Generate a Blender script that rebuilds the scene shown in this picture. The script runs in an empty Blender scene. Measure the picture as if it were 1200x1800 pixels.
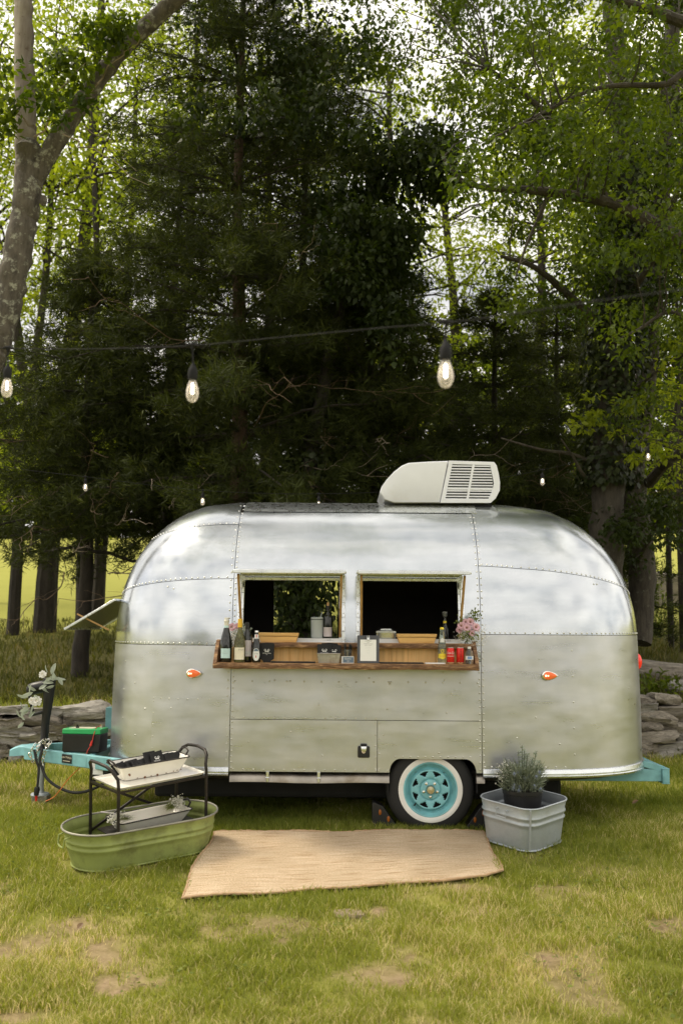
import bpy, bmesh, math, random
import numpy as np
from mathutils import Vector, Matrix, Euler

# ------------------------------------------------------------------ camera, sky, sun, exposure
scene = bpy.context.scene
col = scene.collection
H = 1.6
TH = math.atan(200 / 1750)
RO = math.radians(0.45)
cam_d = bpy.data.cameras.new('camera')
cam = bpy.data.objects.new('camera', cam_d)
col.objects.link(cam)
cam_d.sensor_fit = 'HORIZONTAL'
cam_d.sensor_width = 24.0
cam_d.lens = 35.0
cam_d.clip_end = 3000
cam_d.dof.use_dof = True
cam_d.dof.focus_distance = 7.9
cam_d.dof.aperture_fstop = 2.4
_f = Vector((0, math.cos(TH), math.sin(TH)))
_u = Vector((0, -math.sin(TH), math.cos(TH)))
_r = Vector((1, 0, 0))
r2 = _r * math.cos(RO) + _u * math.sin(RO)
u2 = -_r * math.sin(RO) + _u * math.cos(RO)
cam.matrix_world = Matrix(((r2.x, u2.x, -_f.x, 0), (r2.y, u2.y, -_f.y, 0), (r2.z, u2.z, -_f.z, H), (0, 0, 0, 1)))
scene.camera = cam

SUN_EL, SUN_AZ = math.radians(56), math.radians(288)   # azimuth clockwise from +Y: high on the left, a little behind the trailer
world = bpy.data.worlds.new('World')
scene.world = world
world.use_nodes = True
wn, wl = world.node_tree.nodes, world.node_tree.links
wn.clear()
w_out = wn.new('ShaderNodeOutputWorld')
w_bg = wn.new('ShaderNodeBackground')
w_sky = wn.new('ShaderNodeTexSky')
w_sky.sky_type = 'NISHITA'
w_sky.sun_disc = False
w_sky.sun_elevation = SUN_EL
w_sky.sun_rotation = SUN_AZ
w_sky.dust_density = 3.0
w_tc = wn.new('ShaderNodeTexCoord')
w_map = wn.new('ShaderNodeMapping')
w_map.inputs['Scale'].default_value = (1.6, 1.6, 4.0)
w_noise = wn.new('ShaderNodeTexNoise')
w_noise.inputs['Scale'].default_value = 1.7
w_noise.inputs['Detail'].default_value = 6
w_noise.inputs['Roughness'].default_value = 0.55
w_ramp = wn.new('ShaderNodeValToRGB')
w_ramp.color_ramp.elements[0].position = 0.30
w_ramp.color_ramp.elements[0].color = (0.72, 0.72, 0.72, 1)
w_ramp.color_ramp.elements[1].position = 0.55
w_ramp.color_ramp.elements[1].color = (1, 1, 1, 1)
w_noise2 = wn.new('ShaderNodeTexNoise')
w_noise2.inputs['Scale'].default_value = 2.6
w_noise2.inputs['Detail'].default_value = 5
w_ramp2 = wn.new('ShaderNodeValToRGB')
w_ramp2.color_ramp.elements[0].position = 0.32
w_ramp2.color_ramp.elements[0].color = (3.8, 3.8, 3.8, 1)
w_ramp2.color_ramp.elements[1].position = 0.62
w_ramp2.color_ramp.elements[1].color = (10.0, 9.35, 8.2, 1)
w_mix = wn.new('ShaderNodeMixRGB')
wl.new(w_tc.outputs['Generated'], w_map.inputs['Vector'])
wl.new(w_map.outputs['Vector'], w_noise.inputs['Vector'])
wl.new(w_map.outputs['Vector'], w_noise2.inputs['Vector'])
wl.new(w_noise.outputs['Fac'], w_ramp.inputs['Fac'])
wl.new(w_noise2.outputs['Fac'], w_ramp2.inputs['Fac'])
wl.new(w_ramp.outputs['Color'], w_mix.inputs['Fac'])
wl.new(w_sky.outputs['Color'], w_mix.inputs['Color1'])
wl.new(w_ramp2.outputs['Color'], w_mix.inputs['Color2'])
wl.new(w_mix.outputs['Color'], w_bg.inputs['Color'])
w_bg.inputs['Strength'].default_value = 0.10
wl.new(w_bg.outputs['Background'], w_out.inputs['Surface'])

sun_d = bpy.data.lights.new('sun', 'SUN')
sun_d.energy = 1.5
sun_d.angle = math.radians(12)
sun_d.color = (1.0, 0.90, 0.72)
sun = bpy.data.objects.new('sun', sun_d)
col.objects.link(sun)
_sd = Vector((math.sin(SUN_AZ) * math.cos(SUN_EL), math.cos(SUN_AZ) * math.cos(SUN_EL), math.sin(SUN_EL)))
sun.rotation_euler = _sd.to_track_quat('Z', 'Y').to_euler()
sun.location = _sd * 60

scene.view_settings.view_transform = 'Standard'
scene.view_settings.look = 'None'
scene.view_settings.exposure = 1.0
scene.view_settings.gamma = 1.0
scene.view_settings.use_curve_mapping = False
scene.render.engine = 'CYCLES'
scene.cycles.use_denoising = True
try:
    scene.cycles.denoiser = 'OPENIMAGEDENOISE'
except Exception:
    pass
scene.cycles.max_bounces = 7
scene.cycles.diffuse_bounces = 3
scene.cycles.glossy_bounces = 4
scene.cycles.transmission_bounces = 6
scene.cycles.transparent_max_bounces = 8
scene.cycles.caustics_reflective = False
scene.cycles.caustics_refractive = False
scene.cycles.sample_clamp_indirect = 6.0

# ------------------------------------------------------------------ helpers
R = math.radians
rng = np.random.default_rng(7)
random.seed(7)

def ray(px, py):
    a = (px - 600) / 1750; b = (900 - py) / 1750
    c, s = math.cos(RO), math.sin(RO)
    x = a * c - b * s; u = a * s + b * c
    return Vector((x, -u * math.sin(TH) + math.cos(TH), u * math.cos(TH) + math.sin(TH)))

def at(px, py, Y):
    d = ray(px, py)
    return Vector((0, 0, H)) + d * (Y / d.y)

def gnd(px, py, h=0.0, m=.12, Y0=7.4):
    d = ray(px, py); q = -d.z / d.y
    return at(px, py, (H - h + m * Y0) / (q + m))

def sstep(a, b, x):
    t = np.clip((x - a) / (b - a), 0, 1)
    return t * t * (3 - 2 * t)

def vnoise(x, y, seed=0):
    x = np.asarray(x, float); y = np.asarray(y, float)
    xi = np.floor(x).astype(np.int64); yi = np.floor(y).astype(np.int64)
    fx = x - xi; fy = y - yi
    fx = fx * fx * (3 - 2 * fx); fy = fy * fy * (3 - 2 * fy)
    def h(a, b):
        n = (a * 374761393 + b * 668265263 + seed * 974711) & 0x7fffffff
        n = ((n ^ (n >> 13)) * 1274126177) & 0x7fffffff
        return ((n ^ (n >> 16)) & 0xffff) / 65535.0
    return (h(xi, yi) * (1 - fx) + h(xi + 1, yi) * fx) * (1 - fy) + (h(xi, yi + 1) * (1 - fx) + h(xi + 1, yi + 1) * fx) * fy

def fbm(x, y, seed=0, o=4):
    v = 0; a = .5; t = 0
    for k in range(o):
        v = v + a * vnoise(x * 2 ** k, y * 2 ** k, seed + k); t += a; a *= .5
    return v / t

def wall_y(x):
    return 11.75 + .125 * np.clip(x, -9, 9)

def terrain(x, y):
    x = np.asarray(x, float); y = np.asarray(y, float)
    s = y - wall_y(x)
    near = .12 * (np.minimum(y, 7.72) - 7.4)
    near = np.maximum(near, -.62 + .02 * np.minimum(y, 2.4))
    near = near + .012 * np.clip(s + 4.0, 0, 4.0)
    near = near + .03 * (fbm(x * .9, y * .9, 3) - .5) * sstep(9, 6, y)
    back = np.where(s > 0, .60 + .105 * np.minimum(s, 9) + .122 * np.clip(s - 9, 0, 60), 0)
    back = back + np.where(s > 69, .05 * np.clip(s - 69, 0, 200), 0)
    far = 9.0 * sstep(90, 260, -y) + 7 * sstep(120, 300, np.abs(x))
    return np.where(s > .12, back + .02 * x * sstep(.1, 3, s), near) + far

MATS = {}
def nmat(name):
    m = bpy.data.materials.new(name); m.use_nodes = True
    MATS[name] = m
    n = m.node_tree.nodes; l = m.node_tree.links
    return m, n, l, n['Principled BSDF']

def mat(name, color, rough=.6, metal=0.0, var=.12, scale=8.0, bump=0.0, bscale=40.0, stretch=None, color2=None, c2=(.45, .62), c2scale=5.0,
        trans=0.0, ior=1.45, spec=.5, coat=0.0, rvar=.1, emit=None, estr=0.0, sheen=0.0, alpha=1.0, objvar=0.0):
    m, n, l, p = nmat(name)
    tc = n.new('ShaderNodeTexCoord')
    vec = tc.outputs['Object']
    if stretch:
        mp = n.new('ShaderNodeMapping'); mp.inputs['Scale'].default_value = stretch
        l.new(vec, mp.inputs['Vector']); vec = mp.outputs['Vector']
    nz = n.new('ShaderNodeTexNoise'); nz.inputs['Scale'].default_value = scale; nz.inputs['Detail'].default_value = 5
    l.new(vec, nz.inputs['Vector'])
    rp = n.new('ShaderNodeMapRange'); rp.inputs['From Min'].default_value = .3; rp.inputs['From Max'].default_value = .7
    rp.inputs['To Min'].default_value = 1 - var; rp.inputs['To Max'].default_value = 1 + var
    l.new(nz.outputs['Fac'], rp.inputs['Value'])
    hs = n.new('ShaderNodeHueSaturation'); hs.inputs['Color'].default_value = (*color, 1)
    csrc = None
    if color2:
        n2 = n.new('ShaderNodeTexNoise'); n2.inputs['Scale'].default_value = c2scale; n2.inputs['Detail'].default_value = 6; n2.inputs['Roughness'].default_value = .65
        l.new(vec, n2.inputs['Vector'])
        r2_ = n.new('ShaderNodeMapRange'); r2_.inputs['From Min'].default_value = c2[0]; r2_.inputs['From Max'].default_value = c2[1]
        l.new(n2.outputs['Fac'], r2_.inputs['Value'])
        mx = n.new('ShaderNodeMixRGB'); mx.inputs['Color1'].default_value = (*color, 1); mx.inputs['Color2'].default_value = (*color2, 1)
        l.new(r2_.outputs['Result'], mx.inputs['Fac']); l.new(mx.outputs['Color'], hs.inputs['Color'])
    val = rp.outputs['Result']
    if objvar:
        oi = n.new('ShaderNodeObjectInfo')
        mr = n.new('ShaderNodeMapRange'); mr.inputs['To Min'].default_value = 1 - objvar; mr.inputs['To Max'].default_value = 1 + objvar
        l.new(oi.outputs['Random'], mr.inputs['Value'])
        mm = n.new('ShaderNodeMath'); mm.operation = 'MULTIPLY'
        l.new(val, mm.inputs[0]); l.new(mr.outputs['Result'], mm.inputs[1]); val = mm.outputs[0]
    l.new(val, hs.inputs['Value'])
    l.new(hs.outputs['Color'], p.inputs['Base Color'])
    rr = n.new('ShaderNodeMapRange'); rr.inputs['From Min'].default_value = .3; rr.inputs['From Max'].default_value = .7
    rr.inputs['To Min'].default_value = max(0.0, rough - rvar * rough); rr.inputs['To Max'].default_value = min(1, rough + rvar * rough)
    l.new(nz.outputs['Fac'], rr.inputs['Value']); l.new(rr.outputs['Result'], p.inputs['Roughness'])
    p.inputs['Metallic'].default_value = metal
    p.inputs['IOR'].default_value = ior
    p.inputs['Specular IOR Level'].default_value = spec
    p.inputs['Transmission Weight'].default_value = trans
    p.inputs['Coat Weight'].default_value = coat
    p.inputs['Sheen Weight'].default_value = sheen
    p.inputs['Alpha'].default_value = alpha
    if emit:
        p.inputs['Emission Color'].default_value = (*emit, 1); p.inputs['Emission Strength'].default_value = estr
    if bump:
        bn = n.new('ShaderNodeTexNoise'); bn.inputs['Scale'].default_value = bscale; bn.inputs['Detail'].default_value = 4
        l.new(vec, bn.inputs['Vector'])
        b = n.new('ShaderNodeBump'); b.inputs['Strength'].default_value = 1.0; b.inputs['Distance'].default_value = bump
        l.new(bn.outputs['Fac'], b.inputs['Height']); l.new(b.outputs['Normal'], p.inputs['Normal'])
    return m

def leafmat(name, c_dark, c_light, transl=.45, rough=.5, third=None):
    m, n, l, p = nmat(name)
    a = n.new('ShaderNodeAttribute'); a.attribute_name = 'tint'
    rp = n.new('ShaderNodeValToRGB')
    rp.color_ramp.elements[0].color = (*c_dark, 1); rp.color_ramp.elements[1].color = (*c_light, 1)
    if third:
        e = rp.color_ramp.elements.new(.86); e.color = (*c_light, 1); rp.color_ramp.elements[-1].color = (*third, 1)
    l.new(a.outputs['Fac'], rp.inputs['Fac'])
    l.new(rp.outputs['Color'], p.inputs['Base Color'])
    p.inputs['Roughness'].default_value = rough
    p.inputs['Specular IOR Level'].default_value = .3
    t = n.new('ShaderNodeBsdfTranslucent')
    hs = n.new('ShaderNodeHueSaturation'); hs.inputs['Hue'].default_value = .495; hs.inputs['Saturation'].default_value = 1.1; hs.inputs['Value'].default_value = 1.6
    l.new(rp.outputs['Color'], hs.inputs['Color']); l.new(hs.outputs['Color'], t.inputs['Color'])
    mx = n.new('ShaderNodeMixShader'); mx.inputs['Fac'].default_value = transl
    l.new(p.outputs['BSDF'], mx.inputs[1]); l.new(t.outputs['BSDF'], mx.inputs[2])
    l.new(mx.outputs['Shader'], n['Material Output'].inputs['Surface'])
    return m

class MB:
    def __init__(s):
        s.v = []; s.f = []
    def add(s, vs, fs):
        o = len(s.v); s.v.extend([tuple(v) for v in vs]); s.f.extend([tuple(i + o for i in f) for f in fs]); return s
    def box(s, c, d, rot=None, taper=1.0):
        x, y, z = d[0] / 2, d[1] / 2, d[2] / 2
        vs = [Vector((sx * x * (taper if sz > 0 else 1), sy * y * (taper if sz > 0 else 1), sz * z)) for sz in (-1, 1) for sy in (-1, 1) for sx in (-1, 1)]
        if rot is not None: vs = [rot @ v for v in vs]
        c = Vector(c)
        return s.add([v + c for v in vs], [(0, 2, 3, 1), (4, 5, 7, 6), (0, 1, 5, 4), (2, 6, 7, 3), (0, 4, 6, 2), (1, 3, 7, 5)])
    def bar(s, a, b, w, h=None, up=(0, 0, 1)):
        a = Vector(a); b = Vector(b); h = h or w
        d = (b - a); L = d.length; d.normalize(); upv = Vector(up)
        if abs(d.dot(upv)) > .98: upv = Vector((0, 1, 0))
        x = d.cross(upv).normalized(); z = x.cross(d)
        vs = []
        for p in (a, b):
            for sx, sz in ((-1, -1), (1, -1), (1, 1), (-1, 1)):
                vs.append(p + x * sx * w / 2 + z * sz * h / 2)
        return s.add(vs, [(0, 1, 2, 3), (7, 6, 5, 4), (0, 4, 5, 1), (1, 5, 6, 2), (2, 6, 7, 3), (3, 7, 4, 0)])
    def tube(s, pts, rad, sides=8, closed=False, cap=True):
        pts = [Vector(p) for p in pts]; n = len(pts)
        if not hasattr(rad, '__len__'): rad = [rad] * n
        t0 = (pts[1] - pts[0]).normalized()
        ref = Vector((0, 0, 1)) if abs(t0.z) < .9 else Vector((1, 0, 0))
        nx = t0.cross(ref).normalized()
        vs = []
        for i, p in enumerate(pts):
            if closed: t = (pts[(i + 1) % n] - pts[i - 1])
            else: t = pts[min(i + 1, n - 1)] - pts[max(i - 1, 0)]
            if t.length < 1e-9: t = t0
            t = t.normalized()
            nx = (nx - t * nx.dot(t))
            nx = nx.normalized() if nx.length > 1e-6 else t.orthogonal().normalized()
            ny = t.cross(nx)
            for k in range(sides):
                a = 2 * math.pi * k / sides
                vs.append(p + (nx * math.cos(a) + ny * math.sin(a)) * rad[i])
        fs = []
        m = n if closed else n - 1
        for i in range(m):
            j = (i + 1) % n
            for k in range(sides):
                k2 = (k + 1) % sides
                fs.append((i * sides + k, i * sides + k2, j * sides + k2, j * sides + k))
        if cap and not closed:
            fs.append(tuple(range(sides))[::-1]); fs.append(tuple((n - 1) * sides + k for k in range(sides)))
        return s.add(vs, fs)
    def lathe(s, prof, c=(0, 0, 0), n=20, rot=None, caps=True):
        c = Vector(c); vs = []
        for r, z in prof:
            for k in range(n):
                a = 2 * math.pi * k / n
                v = Vector((r * math.cos(a), r * math.sin(a), z))
                vs.append((rot @ v if rot is not None else v) + c)
        fs = []
        for i in range(len(prof) - 1):
            for k in range(n):
                k2 = (k + 1) % n
                fs.append((i * n + k, i * n + k2, (i + 1) * n + k2, (i + 1) * n + k))
        if caps:
            fs.append(tuple(range(n))[::-1]); fs.append(tuple((len(prof) - 1) * n + k for k in range(n)))
        return s.add(vs, fs)
    def loft(s, rings, closed=True, caps=True):
        n = len(rings[0]); vs = [p for r in rings for p in r]; fs = []
        for i in range(len(rings) - 1):
            for k in range(n if closed else n - 1):
                k2 = (k + 1) % n
                fs.append((i * n + k, i * n + k2, (i + 1) * n + k2, (i + 1) * n + k))
        if caps and closed:
            fs.append(tuple(range(n))[::-1]); fs.append(tuple((len(rings) - 1) * n + k for k in range(n)))
        return s.add(vs, fs)
    def ball(s, c, r, n=10, m=6, sc=(1, 1, 1)):
        c = Vector(c); rings = []
        for i in range(m + 1):
            t = math.pi * (i + .02) / (m + .04)
            rings.append([c + Vector((r * sc[0] * math.sin(t) * math.cos(2 * math.pi * k / n), r * sc[1] * math.sin(t) * math.sin(2 * math.pi * k / n), -r * sc[2] * math.cos(t))) for k in range(n)])
        return s.loft(rings)
    def build(s, name, material, parent=None, smooth=True, bevel=0.0, angle=38, segs=2):
        me = bpy.data.meshes.new(name)
        me.from_pydata([tuple(v) for v in s.v], [], s.f); me.update()
        return link(name, me, material, parent, smooth, bevel, angle, segs)

def link(name, me, material, parent=None, smooth=True, bevel=0.0, angle=38, segs=2):
    o = bpy.data.objects.new(name, me); col.objects.link(o)
    if material is not None and not me.materials: me.materials.append(MATS[material] if isinstance(material, str) else material)
    if smooth and len(me.polygons):
        me.polygons.foreach_set('use_smooth', np.ones(len(me.polygons), bool))
        me.set_sharp_from_angle(angle=R(angle))
    if parent is not None: attach(o, parent)
    if bevel:
        b = o.modifiers.new('bevel', 'BEVEL'); b.width = bevel; b.segments = segs; b.limit_method = 'ANGLE'; b.angle_limit = R(40)
    return o

def np_mesh(name, verts, quads, material, parent=None, tint=None, smooth=False, tris=None):
    me = bpy.data.meshes.new(name)
    nq = 0 if quads is None else len(quads); nt = 0 if tris is None else len(tris)
    me.vertices.add(len(verts)); me.vertices.foreach_set('co', np.ascontiguousarray(verts, np.float32).ravel())
    loops = []; 
    if nq: loops.append(np.asarray(quads, np.int32).ravel())
    if nt: loops.append(np.asarray(tris, np.int32).ravel())
    lp = np.concatenate(loops)
    me.loops.add(len(lp)); me.loops.foreach_set('vertex_index', lp)
    me.polygons.add(nq + nt)
    st = np.concatenate([np.arange(nq) * 4, nq * 4 + np.arange(nt) * 3]).astype(np.int32)
    me.polygons.foreach_set('loop_start', st)
    if smooth: me.polygons.foreach_set('use_smooth', np.ones(nq + nt, bool))
    me.update(calc_edges=True)
    if tint is not None:
        a = me.attributes.new('tint', 'FLOAT', 'FACE'); a.data.foreach_set('value', np.asarray(tint, np.float32))
    o = bpy.data.objects.new(name, me); col.objects.link(o)
    me.materials.append(MATS[material])
    if parent is not None: attach(o, parent)
    return o

WP = set()          # things whose parts are modelled in world coordinates
def attach(o, parent):
    o.parent = parent
    if parent.name in WP: o.matrix_parent_inverse = Matrix.Translation(parent.location).inverted()

def wempty(name, loc, label=None, cat=None, group=None):
    o = empty(name, loc, 0, label, cat, group); WP.add(o.name); return o

def empty(name, loc=(0, 0, 0), rz=0.0, label=None, cat=None, group=None):
    o = bpy.data.objects.new(name, None); col.objects.link(o)
    o.location = loc; o.rotation_euler = (0, 0, rz); o.empty_display_size = .1
    return tag(o, label, cat, group)

def tag(o, label=None, cat=None, group=None, kind=None):
    if label: o['label'] = label
    if cat: o['category'] = cat
    if group: o['group'] = group
    if kind: o['kind'] = kind
    return o

def stuff(o):
    o['kind'] = 'stuff'; return o

def inst(src, parent, loc=(0, 0, 0), rot=(0, 0, 0), scale=(1, 1, 1)):
    o = src.copy(); col.objects.link(o); o.parent = parent
    o.location = loc; o.rotation_euler = rot; o.scale = scale
    return o

_txt = {}
def text_geo(body, size):
    """flat letter outlines as (verts, faces), centred"""
    cu = bpy.data.curves.new('t', 'FONT'); cu.body = body; cu.size = size; cu.align_x = 'CENTER'; cu.align_y = 'CENTER'; cu.resolution_u = 2
    ob = bpy.data.objects.new('t', cu); col.objects.link(ob)
    dg = bpy.context.evaluated_depsgraph_get()
    me = ob.evaluated_get(dg).to_mesh()
    vs = [v.co.copy() for v in me.vertices]; fs = [tuple(p.vertices) for p in me.polygons]
    ob.evaluated_get(dg).to_mesh_clear()
    bpy.data.objects.remove(ob); bpy.data.curves.remove(cu)
    return vs, fs

def flat_text(name, body, size, material, parent, loc, sx=1.0, shear=0.0):
    """letters facing -Y at loc (local to parent)"""
    vs, fs = text_geo(body, size)
    mb = MB(); L = Vector(loc)
    mb.add([Vector((v.x * sx + v.y * shear, 0, v.y)) + L for v in vs], fs)
    return mb.build(name, material, parent, smooth=False)

def round_text(name, body, size, material, parent, r, z, sx=1.0, vertical=False, a0=0.0, shear=0.0):
    vs, fs = text_geo(body, size)
    mb = MB(); out = []
    for v in vs:
        x, y = (v.x * sx + v.y * shear, v.y) if not vertical else (-v.y, v.x * sx)
        a = -math.pi / 2 + x / r + a0
        out.append((r * math.cos(a), r * math.sin(a), z + y))
    mb.add(out, fs)
    return mb.build(name, material, parent, smooth=False)

def curved_patch(r, z0, z1, half, n=10, a0=0.0, zfun=None):
    """patch of a cylinder facing -Y"""
    mb = MB(); vs = []; fs = []
    for i in range(n + 1):
        a = -math.pi / 2 + a0 + half * (2 * i / n - 1)
        lo, hi = (z0, z1) if zfun is None else zfun(2 * i / n - 1)
        vs += [(r * math.cos(a), r * math.sin(a), lo), (r * math.cos(a), r * math.sin(a), hi)]
    for i in range(n): fs.append((2 * i, 2 * i + 2, 2 * i + 3, 2 * i + 1))
    mb.add(vs, fs); return mb

# ------------------------------------------------------------------ materials
def alu_mat(name, base, rough, rspan, metal=1.0):
    m, n, l, p = nmat(name)
    tc = n.new('ShaderNodeTexCoord')
    mp = n.new('ShaderNodeMapping'); mp.inputs['Scale'].default_value = (.8, .8, 3.2); l.new(tc.outputs['Object'], mp.inputs['Vector'])
    oi = n.new('ShaderNodeObjectInfo')
    off = n.new('ShaderNodeVectorMath'); off.operation = 'ADD'
    cx = n.new('ShaderNodeCombineXYZ'); mlt = n.new('ShaderNodeMath'); mlt.operation = 'MULTIPLY'; mlt.inputs[1].default_value = 37
    l.new(oi.outputs['Random'], mlt.inputs[0]); l.new(mlt.outputs[0], cx.inputs['X'])
    l.new(mp.outputs['Vector'], off.inputs[0]); l.new(cx.outputs['Vector'], off.inputs[1])
    n1 = n.new('ShaderNodeTexNoise'); n1.inputs['Scale'].default_value = 2.4; n1.inputs['Detail'].default_value = 7; n1.inputs['Roughness'].default_value = .62
    l.new(off.outputs['Vector'], n1.inputs['Vector'])
    mp2 = n.new('ShaderNodeMapping'); mp2.inputs['Scale'].default_value = (2.5, 2.5, 60); l.new(tc.outputs['Object'], mp2.inputs['Vector'])
    n2 = n.new('ShaderNodeTexNoise'); n2.inputs['Scale'].default_value = 1.5; n2.inputs['Detail'].default_value = 4; l.new(mp2.outputs['Vector'], n2.inputs['Vector'])
    mp3 = n.new('ShaderNodeMapping'); mp3.inputs['Scale'].default_value = (3.5, 3.5, 2.2); l.new(tc.outputs['Object'], mp3.inputs['Vector'])
    n3 = n.new('ShaderNodeTexNoise'); n3.inputs['Scale'].default_value = 1.2; n3.inputs['Detail'].default_value = 5; l.new(mp3.outputs['Vector'], n3.inputs['Vector'])
    add = n.new('ShaderNodeMath'); add.operation = 'MULTIPLY_ADD'; add.inputs[1].default_value = .35
    l.new(n2.outputs['Fac'], add.inputs[0]); l.new(n1.outputs['Fac'], add.inputs[2])
    rr = n.new('ShaderNodeMapRange'); rr.inputs['From Min'].default_value = .45; rr.inputs['From Max'].default_value = .9
    rr.inputs['To Min'].default_value = rough - rspan; rr.inputs['To Max'].default_value = rough + rspan
    l.new(add.outputs[0], rr.inputs['Value']); l.new(rr.outputs['Result'], p.inputs['Roughness'])
    cr = n.new('ShaderNodeValToRGB')
    cr.color_ramp.elements[0].position = .36; cr.color_ramp.elements[0].color = (base[0] * .80, base[1] * .82, base[2] * .83, 1)
    cr.color_ramp.elements[1].position = .62; cr.color_ramp.elements[1].color = (*base, 1)
    mixn = n.new('ShaderNodeMath'); mixn.operation = 'MULTIPLY_ADD'; mixn.inputs[1].default_value = .45; 
    half = n.new('ShaderNodeMath'); half.operation = 'MULTIPLY'; half.inputs[1].default_value = .55
    l.new(n1.outputs['Fac'], half.inputs[0]); l.new(n3.outputs['Fac'], mixn.inputs[0]); l.new(half.outputs[0], mixn.inputs[2])
    l.new(mixn.outputs[0], cr.inputs['Fac'])
    l.new(cr.outputs['Color'], p.inputs['Base Color'])
    p.inputs['Metallic'].default_value = metal
    nb = n.new('ShaderNodeTexNoise'); nb.inputs['Scale'].default_value = 2.2; nb.inputs['Detail'].default_value = 2; l.new(tc.outputs['Object'], nb.inputs['Vector'])
    b = n.new('ShaderNodeBump'); b.inputs['Strength'].default_value = 1; b.inputs['Distance'].default_value = .010
    l.new(nb.outputs['Fac'], b.inputs['Height']); l.new(b.outputs['Normal'], p.inputs['Normal'])

alu_mat('aluminium', (.61, .64, .68), .20, .06, .92)
alu_mat('aluminium_dull', (.65, .66, .72), .32, .07, .87)
mat('rivet', (.62, .62, .58), .35, 1.0)
mat('trim_alu', (.76, .79, .82), .28, 1.0, var=.1, scale=20)
mat('dirty_alu', (.36, .33, .29), .45, 1.0, var=.25, scale=6, color2=(.20, .16, .11), c2=(.5, .75))
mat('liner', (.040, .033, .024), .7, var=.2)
mat('dark', (.012, .012, .012), .8)
mat('teal', (.22, .47, .51), .45, var=.15, scale=9, color2=(.14, .33, .36), c2=(.5, .75), bump=.0008, bscale=120)
mat('wheel_teal', (.20, .49, .54), .36, var=.12, scale=12, color2=(.15, .36, .38), c2=(.56, .74), c2scale=14, coat=.2)
mat('rubber', (.016, .016, .016), .75, var=.3, bump=.001, bscale=150)
mat('whitewall', (.78, .77, .74), .6, var=.06, color2=(.62, .6, .55), c2=(.55, .8))
mat('chrome', (.8, .78, .72), .15, 1.0)
mat('brass_cap', (.62, .56, .42), .3, 1.0)
mat('black_plastic', (.014, .014, .015), .42, var=.2)
mat('black_metal', (.035, .030, .026), .45, .6, var=.3, scale=30, color2=(.07, .05, .04), c2=(.55, .75), bump=.0008, bscale=200)
mat('white_plastic', (.82, .84, .89), .45, var=.04, scale=4, color2=(.71, .71, .71), c2=(.55, .85), c2scale=3)
mat('white_sill', (.78, .79, .78), .4, var=.05)
mat('enamel', (.80, .77, .70), .22, var=.04, scale=6, color2=(.70, .66, .56), c2=(.6, .85), c2scale=4, coat=.3)
mat('rust', (.16, .07, .03), .8, var=.4, scale=60)
mat('amber_lens', (.50, .075, .02), .15, var=.1, emit=(1.0, .22, .05), estr=.22)
mat('amber_glow', (.9, .6, .4), .3, emit=(1.0, .62, .36), estr=1.6)
mat('red_lens', (.5, .02, .015), .12, emit=(.9, .04, .02), estr=.25)
mat('red_plastic', (.6, .03, .02), .35)
mat('orange_plastic', (.30, .085, .006), .4)
mat('green_plastic', (.03, .42, .13), .4)
mat('cream_label', (.72, .66, .52), .6)
mat('paper', (.80, .80, .78), .7, var=.02)
mat('print_grey', (.30, .30, .30), .7)
mat('print_pale', (.60, .60, .60), .7)
mat('print_white', (.78, .78, .76), .6)
mat('galvanised', (.47, .51, .545), .46, .45, var=.16, scale=9, color2=(.36, .395, .43), c2=(.42, .64), c2scale=9, bump=.0015, bscale=30, rvar=.2)
mat('green_paint', (.27, .315, .10), .5, var=.18, scale=5, color2=(.16, .175, .06), c2=(.50, .70), c2scale=7, bump=.001, bscale=60)
mat('tub_rim', (.30, .29, .24), .5, .5, var=.25)
mat('pine', (.76, .49, .20), .45, var=.12, scale=2.2, stretch=(26, 26, 1.2), color2=(.58, .31, .09), c2=(.52, .7), c2scale=1.2, coat=.25)
mat('pine_box', (.72, .44, .16), .5, var=.1, scale=2.0, stretch=(2, 22, 22), color2=(.52, .27, .08), c2=(.52, .7), c2scale=1.5)
mat('slab_top', (.42, .24, .10), .4, var=.15, scale=2, stretch=(1.5, 18, 18), coat=.2)
mat('live_edge', (.17, .090, .047), .85, var=.4, scale=14, stretch=(1, 3, 5), color2=(.40, .24, .12), c2=(.48, .64), c2scale=9, bump=.012, bscale=26)
mat('stick', (.44, .26, .10), .6, var=.2, scale=12)
mat('glass_dark', (.008, .010, .008), .06, spec=.6, coat=.3)
mat('glass_olive', (.36, .36, .18), .04, trans=.8, ior=1.3)
mat('glass_clear', (.92, .95, .93), .03, trans=.93, ior=1.35)
mat('glass_green_tint', (.72, .86, .78), .03, trans=.9, ior=1.35)
mat('glass_smoke', (.42, .43, .35), .12, trans=.82, ior=1.15)
mat('pet', (.93, .95, .97), .06, trans=.92, ior=1.3)
mat('foil_white', (.62, .60, .52), .35, .3)
mat('foil_yellow', (.72, .44, .04), .4)
mat('label_blue', (.50, .68, .69), .6)
mat('label_cream', (.74, .69, .55), .6)
mat('label_lilac', (.62, .56, .58), .6)
mat('label_white', (.74, .75, .74), .6)
mat('label_yellow', (.78, .60, .04), .5)
mat('label_royal', (.10, .24, .55), .5)
mat('navy', (.12, .17, .24), .5)
mat('can_red', (.62, .018, .015), .28, .25, var=.04)
mat('can_dark', (.09, .01, .01), .35)
mat('can_gold', (.68, .52, .38), .3, .9)
mat('can_rim', (.75, .74, .72), .3, 1.0)
mat('neoprene', (.011, .011, .012), .75, var=.2, bump=.0006, bscale=200)
mat('zinc_tin', (.40, .38, .33), .5, .5, var=.25, scale=10, color2=(.24, .2, .15), c2=(.5, .7), c2scale=8)
mat('slate', (.075, .078, .09), .6, var=.2)
mat('steel', (.6, .6, .58), .25, 1.0)
mat('tumbler', (.44, .48, .47), .5, var=.04)
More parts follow.
